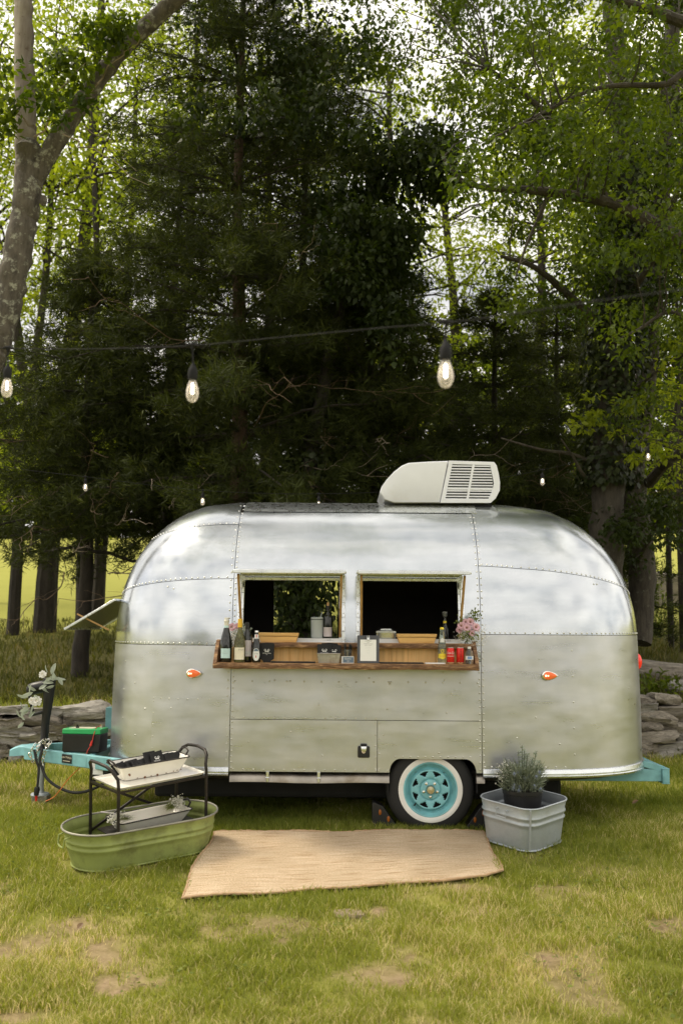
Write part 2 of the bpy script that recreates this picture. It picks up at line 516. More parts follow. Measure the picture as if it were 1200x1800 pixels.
mat('cork', (.58, .36, .18), .8)
mat('jute', (.43, .29, .17), .9, var=.1, scale=3, stretch=(1.2, 14, 1), color2=(.35, .20, .105), c2=(.54, .66), c2scale=2.2)
mat('petal_white', (.78, .77, .72), .7, var=.05)
mat('petal_pink', (.66, .40, .46), .7, var=.12, scale=60)
mat('flower_eye', (.30, .16, .10), .8)
mat('cable_black', (.02, .02, .02), .6)
mat('socket', (.016, .016, .017), .75, spec=.2)
mat('wire_red', (.55, .05, .03), .5)
mat('wire_orange', (.62, .17, .03), .6)
mat('concrete_block', (.20, .19, .155), .9, var=.2, bump=.003, bscale=60)
mat('soil', (.03, .022, .015), .95, bump=.01, bscale=60)
mat('filament', (1, .8, .5), .5, emit=(1.0, .88, .70), estr=4.0)
mat('stone', (.26, .23, .19), .9, var=.35, scale=3.5, color2=(.13, .115, .095), c2=(.48, .62), c2scale=4.0, bump=.02, bscale=9, objvar=.32)
mat('stone_pale', (.33, .31, .275), .9, var=.25, scale=3.5, color2=(.21, .19, .165), c2=(.5, .66), c2scale=5.0, bump=.02, bscale=9, objvar=.25)
mat('rock_rust', (.30, .19, .10), .9, var=.3, scale=3.5, color2=(.18, .15, .12), c2=(.42, .62), c2scale=4.0, bump=.02, bscale=9, objvar=.2)

mat('rock_tan', (.36, .28, .19), .95, var=.25, scale=20, color2=(.25, .19, .13), c2=(.45, .65), c2scale=12, bump=.006, bscale=40)
def bark_mat(name, dark, light, lichen, lo, hi, vs=9.0, stretch=(1, 1, .28)):
    m, n, l, p = nmat(name)
    tc = n.new('ShaderNodeTexCoord'); mp = n.new('ShaderNodeMapping'); mp.inputs['Scale'].default_value = stretch
    l.new(tc.outputs['Object'], mp.inputs['Vector'])
    n1 = n.new('ShaderNodeTexNoise'); n1.inputs['Scale'].default_value = vs; n1.inputs['Detail'].default_value = 8; n1.inputs['Roughness'].default_value = .7
    l.new(mp.outputs['Vector'], n1.inputs['Vector'])
    cr = n.new('ShaderNodeValToRGB'); cr.color_ramp.elements[0].position = .35; cr.color_ramp.elements[1].position = .68
    cr.color_ramp.elements[0].color = (*dark, 1); cr.color_ramp.elements[1].color = (*light, 1)
    l.new(n1.outputs['Fac'], cr.inputs['Fac'])
    n2 = n.new('ShaderNodeTexNoise'); n2.inputs['Scale'].default_value = 11; n2.inputs['Detail'].default_value = 9; n2.inputs['Roughness'].default_value = .72
    l.new(tc.outputs['Object'], n2.inputs['Vector'])
    mr = n.new('ShaderNodeMapRange'); mr.inputs['From Min'].default_value = lo; mr.inputs['From Max'].default_value = hi
    l.new(n2.outputs['Fac'], mr.inputs['Value'])
    mx = n.new('ShaderNodeMixRGB'); mx.inputs['Color2'].default_value = (*lichen, 1)
    l.new(cr.outputs['Color'], mx.inputs['Color1']); l.new(mr.outputs['Result'], mx.inputs['Fac'])
    l.new(mx.outputs['Color'], p.inputs['Base Color']); p.inputs['Roughness'].default_value = .92
    b = n.new('ShaderNodeBump'); b.inputs['Distance'].default_value = .03; b.inputs['Strength'].default_value = .9
    l.new(n1.outputs['Fac'], b.inputs['Height']); l.new(b.outputs['Normal'], p.inputs['Normal'])
bark_mat('bark_lichen', (.05, .042, .034), (.15, .13, .105), (.33, .33, .27), .53, .64, vs=14)
bark_mat('bark_dead', (.13, .10, .08), (.36, .32, .27), (.12, .08, .055), .60, .68, vs=5, stretch=(1, 1, .09))
bark_mat('bark_grey', (.026, .021, .016), (.085, .073, .057), (.13, .135, .105), .58, .68)
bark_mat('bark_brown', (.03, .019, .012), (.095, .055, .032), (.08, .065, .045), .62, .75, vs=12, stretch=(1, 1, .12))
bark_mat('bark_dark', (.016, .013, .010), (.050, .040, .030), (.06, .06, .045), .62, .75)
mat('twig', (.14, .095, .06), .9, var=.3, scale=8)
mat('twig_pale', (.26, .21, .16), .9, var=.3, scale=8)
leafmat('leaf_cedar', (.011, .0155, .0025), (.052, .068, .009), .25, .75, third=(.095, .098, .016))
leafmat('leaf_near', (.030, .056, .007), (.140, .185, .022), .50, .45)
leafmat('leaf_dark', (.012, .022, .004), (.042, .062, .009), .32, .55)
leafmat('leaf_back', (.085, .135, .013), (.300, .345, .045), .62, .55)
leafmat('leaf_ivy', (.014, .022, .006), (.042, .056, .012), .25, .4)
leafmat('leaf_sage', (.25, .30, .24), (.46, .50, .42), .25, .6)
leafmat('leaf_eryngium', (.10, .125, .07), (.40, .44, .33), .2, .6)
leafmat('leaf_green', (.10, .14, .025), (.25, .28, .06), .35, .6)
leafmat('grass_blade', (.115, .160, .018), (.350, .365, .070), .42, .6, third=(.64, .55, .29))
leafmat('grass_shade', (.040, .050, .010), (.115, .118, .022), .35, .6, third=(.20, .17, .06))  # darker copy of the lawn grass, tree shade put into its colour
leafmat('fleck_white', (.62, .60, .52), (.80, .79, .74), .2, .7)

def ground_mat():
    m, n, l, p = nmat('ground_turf')
    tc = n.new('ShaderNodeTexCoord')
    a = n.new('ShaderNodeAttribute'); a.attribute_name = 'dirt'
    n1 = n.new('ShaderNodeTexNoise'); n1.inputs['Scale'].default_value = .9; n1.inputs['Detail'].default_value = 9; n1.inputs['Roughness'].default_value = .65
    l.new(tc.outputs['Object'], n1.inputs['Vector'])
    cr = n.new('ShaderNodeValToRGB'); cr.color_ramp.elements[0].position = .33; cr.color_ramp.elements[1].position = .68
    cr.color_ramp.elements[0].color = (.155, .17, .028, 1); cr.color_ramp.elements[1].color = (.34, .32, .085, 1)
    l.new(n1.outputs['Fac'], cr.inputs['Fac'])
    n2 = n.new('ShaderNodeTexNoise'); n2.inputs['Scale'].default_value = 14; n2.inputs['Detail'].default_value = 9; n2.inputs['Roughness'].default_value = .7
    l.new(tc.outputs['Object'], n2.inputs['Vector'])
    cd = n.new('ShaderNodeValToRGB'); cd.color_ramp.elements[0].position = .3; cd.color_ramp.elements[1].position = .7
    cd.color_ramp.elements[0].color = (.17, .115, .065, 1); cd.color_ramp.elements[1].color = (.46, .34, .215, 1)
    l.new(n2.outputs['Fac'], cd.inputs['Fac'])
    mx = n.new('ShaderNodeMixRGB')
    l.new(a.outputs['Fac'], mx.inputs['Fac']); l.new(cr.outputs['Color'], mx.inputs['Color1']); l.new(cd.outputs['Color'], mx.inputs['Color2'])
    am = n.new('ShaderNodeAttribute'); am.attribute_name = 'field_tone'
    hm = n.new('ShaderNodeMixRGB'); hm.inputs['Color2'].default_value = (.33, .33, .075, 1)  # yellower turf colour mixed in towards the far field
    al = n.new('ShaderNodeAttribute'); al.attribute_name = 'shade_paint'
    lm = n.new('ShaderNodeMixRGB'); lm.inputs['Color2'].default_value = (.062, .056, .022, 1); l.new(al.outputs['Fac'], lm.inputs['Fac']); l.new(mx.outputs['Color'], lm.inputs['Color1'])  # dark tone: shade of the trees painted into the ground colour
    n5 = n.new('ShaderNodeMath'); n5.operation = 'MULTIPLY'; l.new(am.outputs['Fac'], n5.inputs[0]); n5.inputs[1].default_value = .85
    l.new(n5.outputs[0], hm.inputs['Fac']); l.new(lm.outputs['Color'], hm.inputs['Color1'])
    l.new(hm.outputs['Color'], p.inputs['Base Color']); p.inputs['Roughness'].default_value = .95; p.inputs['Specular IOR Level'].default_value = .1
    b = n.new('ShaderNodeBump'); b.inputs['Distance'].default_value = .03
    l.new(n2.outputs['Fac'], b.inputs['Height']); l.new(b.outputs['Normal'], p.inputs['Normal'])
ground_mat()

# ------------------------------------------------------------------ ground
DIRT = [gnd(150, 1665), gnd(20, 1690), gnd(215, 1720), gnd(440, 1632), gnd(690, 1715), gnd(640, 1612), gnd(1180, 1640), gnd(1000, 1580), gnd(400, 1640), gnd(980, 1690), gnd(60, 1790), gnd(820, 1560)]
DIRT_R = [(.46, .16), (.20, .10), (.22, .09), (.22, .09), (.26, .10), (.16, .06), (.20, .10), (.20, .08), (.24, .08), (.20, .08), (.20, .08), (.2, .07)]
def dirt_at(x, y):
    d = np.zeros_like(np.asarray(x, float))
    w1 = (fbm(x * 3.1, y * 3.1, 21) - .5) * .5; w2 = (fbm(x * 3.1 + 9, y * 3.1, 31) - .5) * .5
    for c, (rx, ry) in zip(DIRT, DIRT_R):
        q = ((x + w1 - c.x) / rx) ** 2 + ((y + w2 - c.y) / (ry * 1.9)) ** 2
        d = np.maximum(d, sstep(1.5, .3, q))
    d = d * np.clip(.20 + 1.9 * (fbm(x * 7, y * 7, 77, 4) - .27), .08, 1)
    base = sstep(.55, .75, fbm(x * 2.3 + 4, y * 2.3, 55)) * .6 * sstep(8, 6.5, y)
    return np.maximum(d, base)

def make_ground():
    xs = np.unique(np.concatenate([np.arange(-6, 6.01, .08), -6 - np.geomspace(.3, 700, 26), 6 + np.geomspace(.3, 700, 26)]))
    ts = np.unique(np.concatenate([-np.geomspace(10.6, 700, 20), np.arange(-10.5, -2.5, .08), np.arange(-2.5, -.01, .25), [0.0, .118, .125], np.arange(.3, 3, .3), np.arange(3, 25, .8), np.geomspace(25, 90, 16), np.geomspace(95, 800, 12)]))
    X, T = np.meshgrid(xs, ts)
    Y = T + wall_y(X)
    Z = terrain(X, Y)
    v = np.stack([X, Y, Z], -1).reshape(-1, 3)
    nx, ny = len(xs), len(ts)
    i = np.arange(nx * ny).reshape(ny, nx)
    q = np.stack([i[:-1, :-1], i[:-1, 1:], i[1:, 1:], i[1:, :-1]], -1).reshape(-1, 4)
    o = np_mesh('ground', v, q, 'ground_turf', smooth=True)
    a = o.data.attributes.new('dirt', 'FLOAT', 'POINT')
    d = dirt_at(v[:, 0], v[:, 1])
    # trodden earth below the tongue
    c = gnd(25, 1372); d = np.maximum(d, sstep(1.3, .4, ((v[:, 0] - c.x) / .75) ** 2 + ((v[:, 1] - c.y) / .9) ** 2) * .55)
    a.data.foreach_set('value', d.astype(np.float32))
    st_ = v[:, 1] - wall_y(v[:, 0]); a3 = o.data.attributes.new('shade_paint', 'FLOAT', 'POINT'); a3.data.foreach_set('value', (sstep(.1, .4, st_) * sstep(11, 7, st_) * .85).astype(np.float32))  # painted canopy shade on the band between wall and field
    a2 = o.data.attributes.new('field_tone', 'FLOAT', 'POINT'); a2.data.foreach_set('value', sstep(7.5, 11, v[:, 1] - wall_y(v[:, 0])).astype(np.float32))
    o['kind'] = 'structure'
make_ground()

# ------------------------------------------------------------------ trailer
YN, W = 7.85, 1.07
YC = YN + W
XL, XR, LL, LR = -.863, 1.386, 1.100, 1.195
ZB, ZT, ZBOT = 1.45, 2.687, .475
NS, NP = 2.2, 2.45
KL, KR = (math.pi / 2) / 1.35, (math.pi / 2) / 1.45     # cap arc length -> angle
def sscale(z):
    if z <= ZB: return 1.0 - .012 * max(0, (z - ZBOT) / (ZB - ZBOT)) ** 2
    h = min(1.0, (z - ZB) / (ZT - ZB)); return .988 * max(0.0, (1 - h ** NS)) ** (1 / NS)
def plan(a):
    if XL <= a <= XR: return a, 0.0, -1.0, 0
    if a > XR: f, L, x, sg = (a - XR) * KR, LR, XR, 1
    else: f, L, x, sg = (XL - a) * KL, LL, XL, -1
    u = abs(math.sin(f)) ** (2 / NP); c = math.cos(f); v = -math.copysign(abs(c) ** (2 / NP), c)
    return x, sg * u * L, v, sg
def surf0(a, z):
    x, du, v, _ = plan(a); s = sscale(z)
    return Vector((x + du * s, YC + W * v * s, z))
def surf(a, z, off=0.0):
    p = surf0(a, z)
    if not off: return p
    e = .004
    ta = surf0(a + e, z) - surf0(a - e, z); tz = surf0(a, z + e) - surf0(a, max(z - e, .1))
    n = ta.cross(tz)
    n = n.normalized() if n.length > 1e-9 else Vector((0, 0, 1))
    return p + n * off
A_TL, A_TR = XL - 1.35, XR + 1.45           # a at the tips
A_FL, A_FR = XL - 2.70, XR + 2.90           # a where the far side turns straight

trailer = wempty('travel_trailer', (.3, YC, 0), 'rounded polished aluminium travel trailer with two open serving windows and riveted panels', 'trailer')

def lin(a, b, n): return [a + (b - a) * i / n for i in range(n + 1)]
def panel(name, as_, zlo, zhi, nz=8, holes=(), zs=None, off=0.0, material='aluminium', rim=.014, gap=.0022, parent=trailer, label=None):
    """sheet of the skin between two seams; the rim folds inwards so that the joint reads as a gap"""
    fl = zlo if callable(zlo) else (lambda a: zlo)
    fh = zhi if callable(zhi) else (lambda a: zhi)
    as_ = list(as_); as_[0] += gap; as_[-1] -= gap
    T = [i / nz for i in range(nz + 1)] if zs is None else zs
    g = []
    for a in as_:
        lo, hi = fl(a) + gap, fh(a) - gap
        g.append([(a, lo + (hi - lo) * t if zs is None else min(max(t, lo), hi)) for t in T])
    na, nt = len(as_), len(T)
    vs = [surf(a, z, off) for c in g for a, z in c]
    fs = []
    used = {}
    for i in range(na - 1):
        for j in range(nt - 1):
            ca = (g[i][j][0] + g[i + 1][j][0]) / 2; cz = (g[i][j][1] + g[i][j + 1][1]) / 2
            if any(h[0] < ca < h[1] and h[2] < cz < h[3] for h in holes): continue
            fs.append((i * nt + j, (i + 1) * nt + j, (i + 1) * nt + j + 1, i * nt + j + 1))
    # rim
    ec = {}
    for f in fs:
        for k in range(4):
            e = (f[k], f[(k + 1) % 4]); ec[e] = 1
    inner = {}
    flat = [p for c in g for p in c]
    def inn(i):
        if i not in inner:
            inner[i] = len(vs); vs.append(surf(flat[i][0], flat[i][1], off - rim))
        return inner[i]
    for (a, b) in list(ec):
        if (b, a) not in ec: fs.append((b, a, inn(a), inn(b)))
    mb = MB(); mb.add(vs, fs)
    o = mb.build(name, material, parent, angle=50)
    if label: o['label'] = label
    return o

SL, SR = -.85, 1.10                           # vertical seams either side of the windows
BL, BR = 1.439, 1.541                         # belt seams
def up_l(a):                                  # upper seam of the front cap drops towards the nose
    t = min(1, max(0, (SL - a) / (SL - A_TL))); return 1.965 - .155 * t ** 1.6
def up_r(a):
    t = min(1, max(0, (a - SR) / (A_TR - SR))); return 2.085 - .265 * t ** 1.5
def crown_l(a):
    t = min(1, max(0, (SL - a) / (SL - A_TL))); return 2.43 - .16 * t ** 1.5
WIN = [(-.785, .008, 1.462, 1.985), (.150, .944, 1.462, 1.985)]
LOWT = 1.33
# middle section
xs_mid = sorted(set([SL, SR] + [w[i] for w in WIN for i in (0, 1)] + lin(SL, SR, 12)))
zs_mid = [LOWT, 1.40, 1.462, 1.6, 1.75, 1.87, 1.985, 2.06, 2.14, 2.22, 2.30, 2.38, 2.45, 2.51, 2.55]
panel('body_panel', xs_mid, LOWT, 2.55, zs=zs_mid, holes=WIN, label='upper side panel with the two serving window openings')
panel('roof_strip', lin(SL + .02, SR + .05, 8), 2.553, ZT - .0005, nz=8, off=.004, material='trim_alu')
panel('body_panel', lin(SL, SR, 10), .872, LOWT, nz=4, material='aluminium_dull')
panel('access_panel', lin(SL, .291, 6), ZBOT, .872, nz=3, material='aluminium_dull')
def arch(x):                                  # lower edge with the wheel arch and its rounded corners
    x0, x1, zt, r = .385, 1.055, .580, .085
    if x <= x0 or x >= x1: return ZBOT
    lo = ZBOT
    d = min(x - x0, x1 - x)
    if d < r: return lo + (zt - lo) * math.sqrt(max(0, 1 - (1 - d / r) ** 2))
    return zt
ax = sorted(set(lin(.291, .385, 2) + [.387] + lin(.387, .475, 10) + lin(.475, .965, 6) + lin(.965, 1.053, 10) + [1.056, SR]))
panel('body_panel', ax, arch, .872, nz=4, material='aluminium_dull', label='riveted lower side panel cut out for the wheel arch')
# front cap
capl = lin(A_FL, A_TL, 16) + lin(A_TL, SL, 16)[1:]
panel('body_panel', capl, ZBOT, BL, nz=6, material='aluminium_dull')
panel('body_panel', capl, BL, up_l, nz=6)
panel('body_panel', capl, up_l, crown_l, nz=8)
panel('body_panel', capl, crown_l, ZT - .0005, nz=6)
panel('patch_panel', lin(-1.305, SL - .004, 5), ZBOT + .045, 1.035, nz=3, off=.003, rim=.004, material='aluminium_dull')
# rear cap
capr = lin(SR, A_TR, 18) + lin(A_TR, A_FR, 16)[1:]
panel('body_panel', capr, ZBOT, BR, nz=6, material='aluminium_dull')
panel('body_panel', capr, BR, up_r, nz=6)
panel('body_panel', capr, up_r, ZT - .0005, nz=10)
# far side: mirror of the middle by hand
FW = (-.665, -.030, 1.43, 2.20)               # far opening
def far_sheet(name, xs, zs, holes, off, material):
    mb = MB(); vs = []; fs = []
    for x in xs:
        for z in zs:
            s = sscale(z); vs.append((x, YC + (W + off) * s, z + (off * (1 - s))))
    n = len(zs)
    for i in range(len(xs) - 1):
        for j in range(n - 1):
            cx, cz = (xs[i] + xs[i + 1]) / 2, (zs[j] + zs[j + 1]) / 2
            if any(h[0] < cx < h[1] and h[2] < cz < h[3] for h in holes): continue
            fs.append((i * n + j, i * n + j + 1, (i + 1) * n + j + 1, (i + 1) * n + j))
    mb.add(vs, fs); return mb.build(name, material, trailer, angle=50)
zs_far = [ZBOT, .9, 1.3, FW[2], 1.6, 1.8, 2.0, FW[3], 2.3, 2.38, 2.45, 2.52, 2.57, 2.61, 2.64, 2.66, 2.675, ZT]
far_sheet('body_panel', sorted(set(lin(XL, XR, 6) + [FW[0], FW[1]])), zs_far, [FW], 0, 'aluminium')
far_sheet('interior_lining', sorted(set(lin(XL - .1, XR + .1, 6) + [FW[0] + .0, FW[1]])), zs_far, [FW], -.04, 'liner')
# dark lining of the near side and the caps
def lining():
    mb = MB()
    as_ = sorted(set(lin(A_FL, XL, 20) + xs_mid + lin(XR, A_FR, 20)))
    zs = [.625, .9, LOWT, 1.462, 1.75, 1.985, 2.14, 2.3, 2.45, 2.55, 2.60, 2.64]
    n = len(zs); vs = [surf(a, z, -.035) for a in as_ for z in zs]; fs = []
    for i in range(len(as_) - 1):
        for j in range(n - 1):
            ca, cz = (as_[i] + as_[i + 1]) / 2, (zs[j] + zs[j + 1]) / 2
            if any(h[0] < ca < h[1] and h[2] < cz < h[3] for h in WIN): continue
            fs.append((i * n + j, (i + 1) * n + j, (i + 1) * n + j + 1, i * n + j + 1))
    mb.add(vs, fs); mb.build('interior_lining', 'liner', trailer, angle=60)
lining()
fl = MB(); ring = [surf(a, ZBOT, -.05) for a in lin(A_FL, A_FR, 70)]
fl.loft([[p + Vector((0, 0, .145)) for p in ring], [p + Vector((0, 0, .165)) for p in ring]]); fl.build('floor_deck', 'liner', trailer)
ub = MB(); c0 = Vector(((XL + XR) / 2, YC, 0))
ub.loft([[c0 + Vector(((p.x - c0.x) * .94, (p.y - YC) * .80, .385)) for p in ring], [c0 + Vector(((p.x - c0.x) * .99, (p.y - YC) * .97, ZBOT - .004)) for p in ring]])
ub.build('underbelly', 'dirty_alu', trailer)

# rivets
def rivets():
    pts = []
    def row_z(a, z0, z1, sp, j=0.0):
        n = max(1, int(abs(z1 - z0) / sp))
        for i in range(n + 1): pts.append((a, z0 + (z1 - z0) * i / n))
    def row_a(a0, a1, zf, sp):
        n = max(1, int(abs(a1 - a0) / sp))
        for i in range(n + 1):
            a = a0 + (a1 - a0) * i / n; pts.append((a, zf(a) if callable(zf) else zf))
    for x in (SL + .016, SL - .016): row_z(x, ZBOT + .03, 2.62, .043 if x > SL else .06)
    for x in (SR - .016, SR + .014): row_z(x, ZBOT + .03, 2.62, .052)
    row_a(A_TL + .05, SL - .03, BL + .014, .04); row_a(SR + .03, A_TR - .02, BR + .014, .04)
    row_a(A_TL + .05, SL - .03, lambda a: up_l(a) + .014, .04); row_a(SR + .03, A_TR - .02, lambda a: up_r(a) + .014, .04)
    row_a(A_TL + .3, SL - .03, lambda a: crown_l(a) + .012, .05)
    row_a(SL + .03, .28, .888, .075); row_a(SL + .03, .28, ZBOT + .018, .075)
    row_z(.275, ZBOT + .03, .85, .07); row_z(.307, ZBOT + .03, .85, .10)
    row_a(SL + .03, SR - .03, 1.165, .13)
    row_a(-1.295, SL - .03, 1.022, .055); row_z(-1.293, ZBOT + .07, 1.0, .09)
    row_a(.43, 1.01, .598, .055); row_a(.30, .37, ZBOT + .018, .045); row_a(SR + .02, SR + .5, ZBOT + .05, .05)
    row_z(-1.62, .62, 1.3, .2); row_z(1.66, .62, 1.42, .16)
    for k in range(26): pts.append((float(rng.uniform(-1.5, 2.2)), float(rng.uniform(.6, 1.25))))
    for p in [(-1.25, 1.90), (-1.20, 1.885), (1.9, 1.95), (1.93, 1.95)]: pts.append(p)
    mb = MB()
    for a, z in pts:
        if any(w[0] - .03 < a < w[1] + .03 and w[2] - .03 < z < w[3] + .05 for w in WIN): continue
        if .37 < a < 1.07 and z < .585: continue
        p = surf(a, z, .0005); nrm = (surf(a, z, .01) - surf(a, z, 0)).normalized()
        t = nrm.orthogonal().normalized(); b = nrm.cross(t)
        vs = [p + (t * math.cos(k * math.pi / 3) + b * math.sin(k * math.pi / 3)) * .0078 for k in range(6)]
        vs += [p + nrm * .003 + (t * math.cos(k * math.pi / 3) + b * math.sin(k * math.pi / 3)) * .0050 for k in range(6)] + [p + nrm * .0046]
        fs = [(k, (k + 1) % 6, 6 + (k + 1) % 6, 6 + k) for k in range(6)] + [(6 + k, 6 + (k + 1) % 6, 12) for k in range(6)]
        mb.add(vs, fs)
    stuff(mb.build('rivets', 'rivet', trailer, angle=80))
rivets()

# rub rail round the foot of the body
def rail(as_, z0, z1):
    prof = [(.001, z0), (.016, z0), (.019, z0 + (z1 - z0) * .22), (.012, z0 + (z1 - z0) * .34), (.012, z0 + (z1 - z0) * .44), (.019, z0 + (z1 - z0) * .55), (.014, z1), (.001, z1 + .003)]
    rings = []
    for a in as_:
        p0 = surf(a, ZBOT + .02); nrm = (surf(a, ZBOT + .02, .1) - p0).normalized()
        rings.append([Vector((p0.x, p0.y, 0)) + nrm * o + Vector((0, 0, z)) for o, z in prof])
    mb = MB(); mb.loft(rings, closed=True); return mb
rail(lin(SR + .006, A_TR, 24) + lin(A_TR, A_FR, 20)[1:], .445, .505).build('rub_rail', 'trim_alu', trailer, angle=30)
rail(lin(A_FL, A_TL, 20) + lin(A_TL, SL - .006, 24)[1:], .445, .505).build('rub_rail', 'trim_alu', trailer, angle=30)
def sill_roll(x0, x1):
    mb = MB(); rings = []
    for x in lin(x0, x1, 10):
        rings.append([Vector((x, YN + .004 + .075 * (1 - math.cos(t)), .395 + .078 * math.sin(t) + .004 * math.sin(7 * x))) for t in lin(0, math.pi / 2, 6)] + [Vector((x, YN + .10, .385))])
    mb.loft(rings); return mb.build('sill_roll', 'dirty_alu', trailer)
sill_roll(SL + .003, .385); sill_roll(1.057, SR + .02)
for px in (470, 560):
    p = at(px, 1366, YN - .005); mb = MB()
    mb.box((p.x, YN - .006, .455), (.022, .008, .05)); mb.box((p.x, YN - .008, .415), (.016, .008, .03)); mb.tube([(p.x - .016, YN - .012, .432), (p.x + .016, YN - .012, .432)], .006, 8)
    mb.build('hinge', 'trim_alu', trailer, bevel=.002)

# wheel arch liner and wheel
mb = MB()
mb.box((.72, YN + .33, .61), (.70, .60, .006)); mb.box((.375, YN + .33, .47), (.006, .60, .30)); mb.box((1.065, YN + .33, .47), (.006, .60, .30)); mb.box((.72, YN + .63, .45), (.70, .006, .36))
mb.build('wheel_well', 'dark', trailer, smooth=False)
wc = Vector((.705, YN + .085, .343))
rotw = Matrix.Rotation(math.pi / 2, 3, 'X')
def ly(prof, n=48):      # lathe about the axle (Y); second value grows towards the camera
    mb = MB(); mb.lathe([(r, z) for r, z in prof], wc, n, Matrix(((1, 0, 0), (0, 0, -1), (0, 1, 0))), caps=False); return mb
wheel = ly([(.20, -.155), (.30, -.165), (.330, -.14), (.342, -.11), (.344, -.05), (.342, -.01), (.332, .02), (.310, .036), (.280, .042), (.2485, .0435), (.235, .043), (.212, .034), (.20, .02)], 56).build('wheel', 'rubber', trailer)
ww = ly([(.2485, .0445), (.24, .0465), (.222, .046), (.207, .040), (.203, .032)], 64).build('whitewall', 'whitewall', wheel)
ly([(.208, .034), (.210, .041), (.205, .044), (.198, .042), (.190, .020), (.178, .010), (.176, .000), (.165, -.006), (.158, .008), (.150, .016)], 64).build('rim', 'wheel_teal', wheel)
# wheel disc with eight real openings
def disc():
    mb = MB(); n = 8; seg = 10; ro, ri, ro2, ri2 = .151, .078, .140, .104
    def y(r): return .016 + .010 * max(0, (r - .05)) / .1
    vs = []; fs = []
    def P(r, a): return wc + Vector((r * math.cos(a), -y(r), r * math.sin(a)))
    N = n * seg
    rad = [ri, ri2, .115, .127, ro2, ro]
    for r in rad:
        for k in range(N): vs.append(P(r, 2 * math.pi * k / N))
    for i in range(len(rad) - 1):
        for k in range(N):
            ph = (k + .5) % seg - seg / 2
            half = {1: 1.3, 2: 2.0, 3: 2.6}.get(i, -1)
            if abs(ph) < half: continue
            fs.append((i * N + k, i * N + (k + 1) % N, (i + 1) * N + (k + 1) % N, (i + 1) * N + k))
    mb.add(vs, fs); return mb
dsk = disc().build('wheel_disc', 'wheel_teal', wheel)
dsk.modifiers.new('thick', 'SOLIDIFY').thickness = .004
ly([(.155, -.03), (.0, -.03)], 32).build('brake_drum', 'dark', wheel)
ly([(.080, .0165), (.074, .030), (.066, .033), (.040, .033), (.036, .036), (.034, .030), (.0, .030)], 40).build('hub_plate', 'wheel_teal', wheel)
ly([(.030, .030), (.030, .058), (.027, .063), (.001, .066)], 28).build('hub_cap', 'brass_cap', wheel)
nut0 = None
for k in range(5):
    a = math.pi / 2 + math.pi / 5 + 2 * math.pi * k / 5
    mb = MB(); mb.lathe([(.011, .03), (.011, .038), (.008, .040), (.0075, .050), (.004, .053)], wc + Vector((.055 * math.cos(a), 0, .055 * math.sin(a))), 8, Matrix(((1, 0, 0), (0, 0, -1), (0, 1, 0))))
    mb.build('lug_nut', 'chrome', wheel)
mb = MB(); mb.tube([wc + Vector((-.112, -.018, -.105)), wc + Vector((-.125, -.045, -.118))], .006, 8); mb.build('valve_stem', 'rubber', wheel)

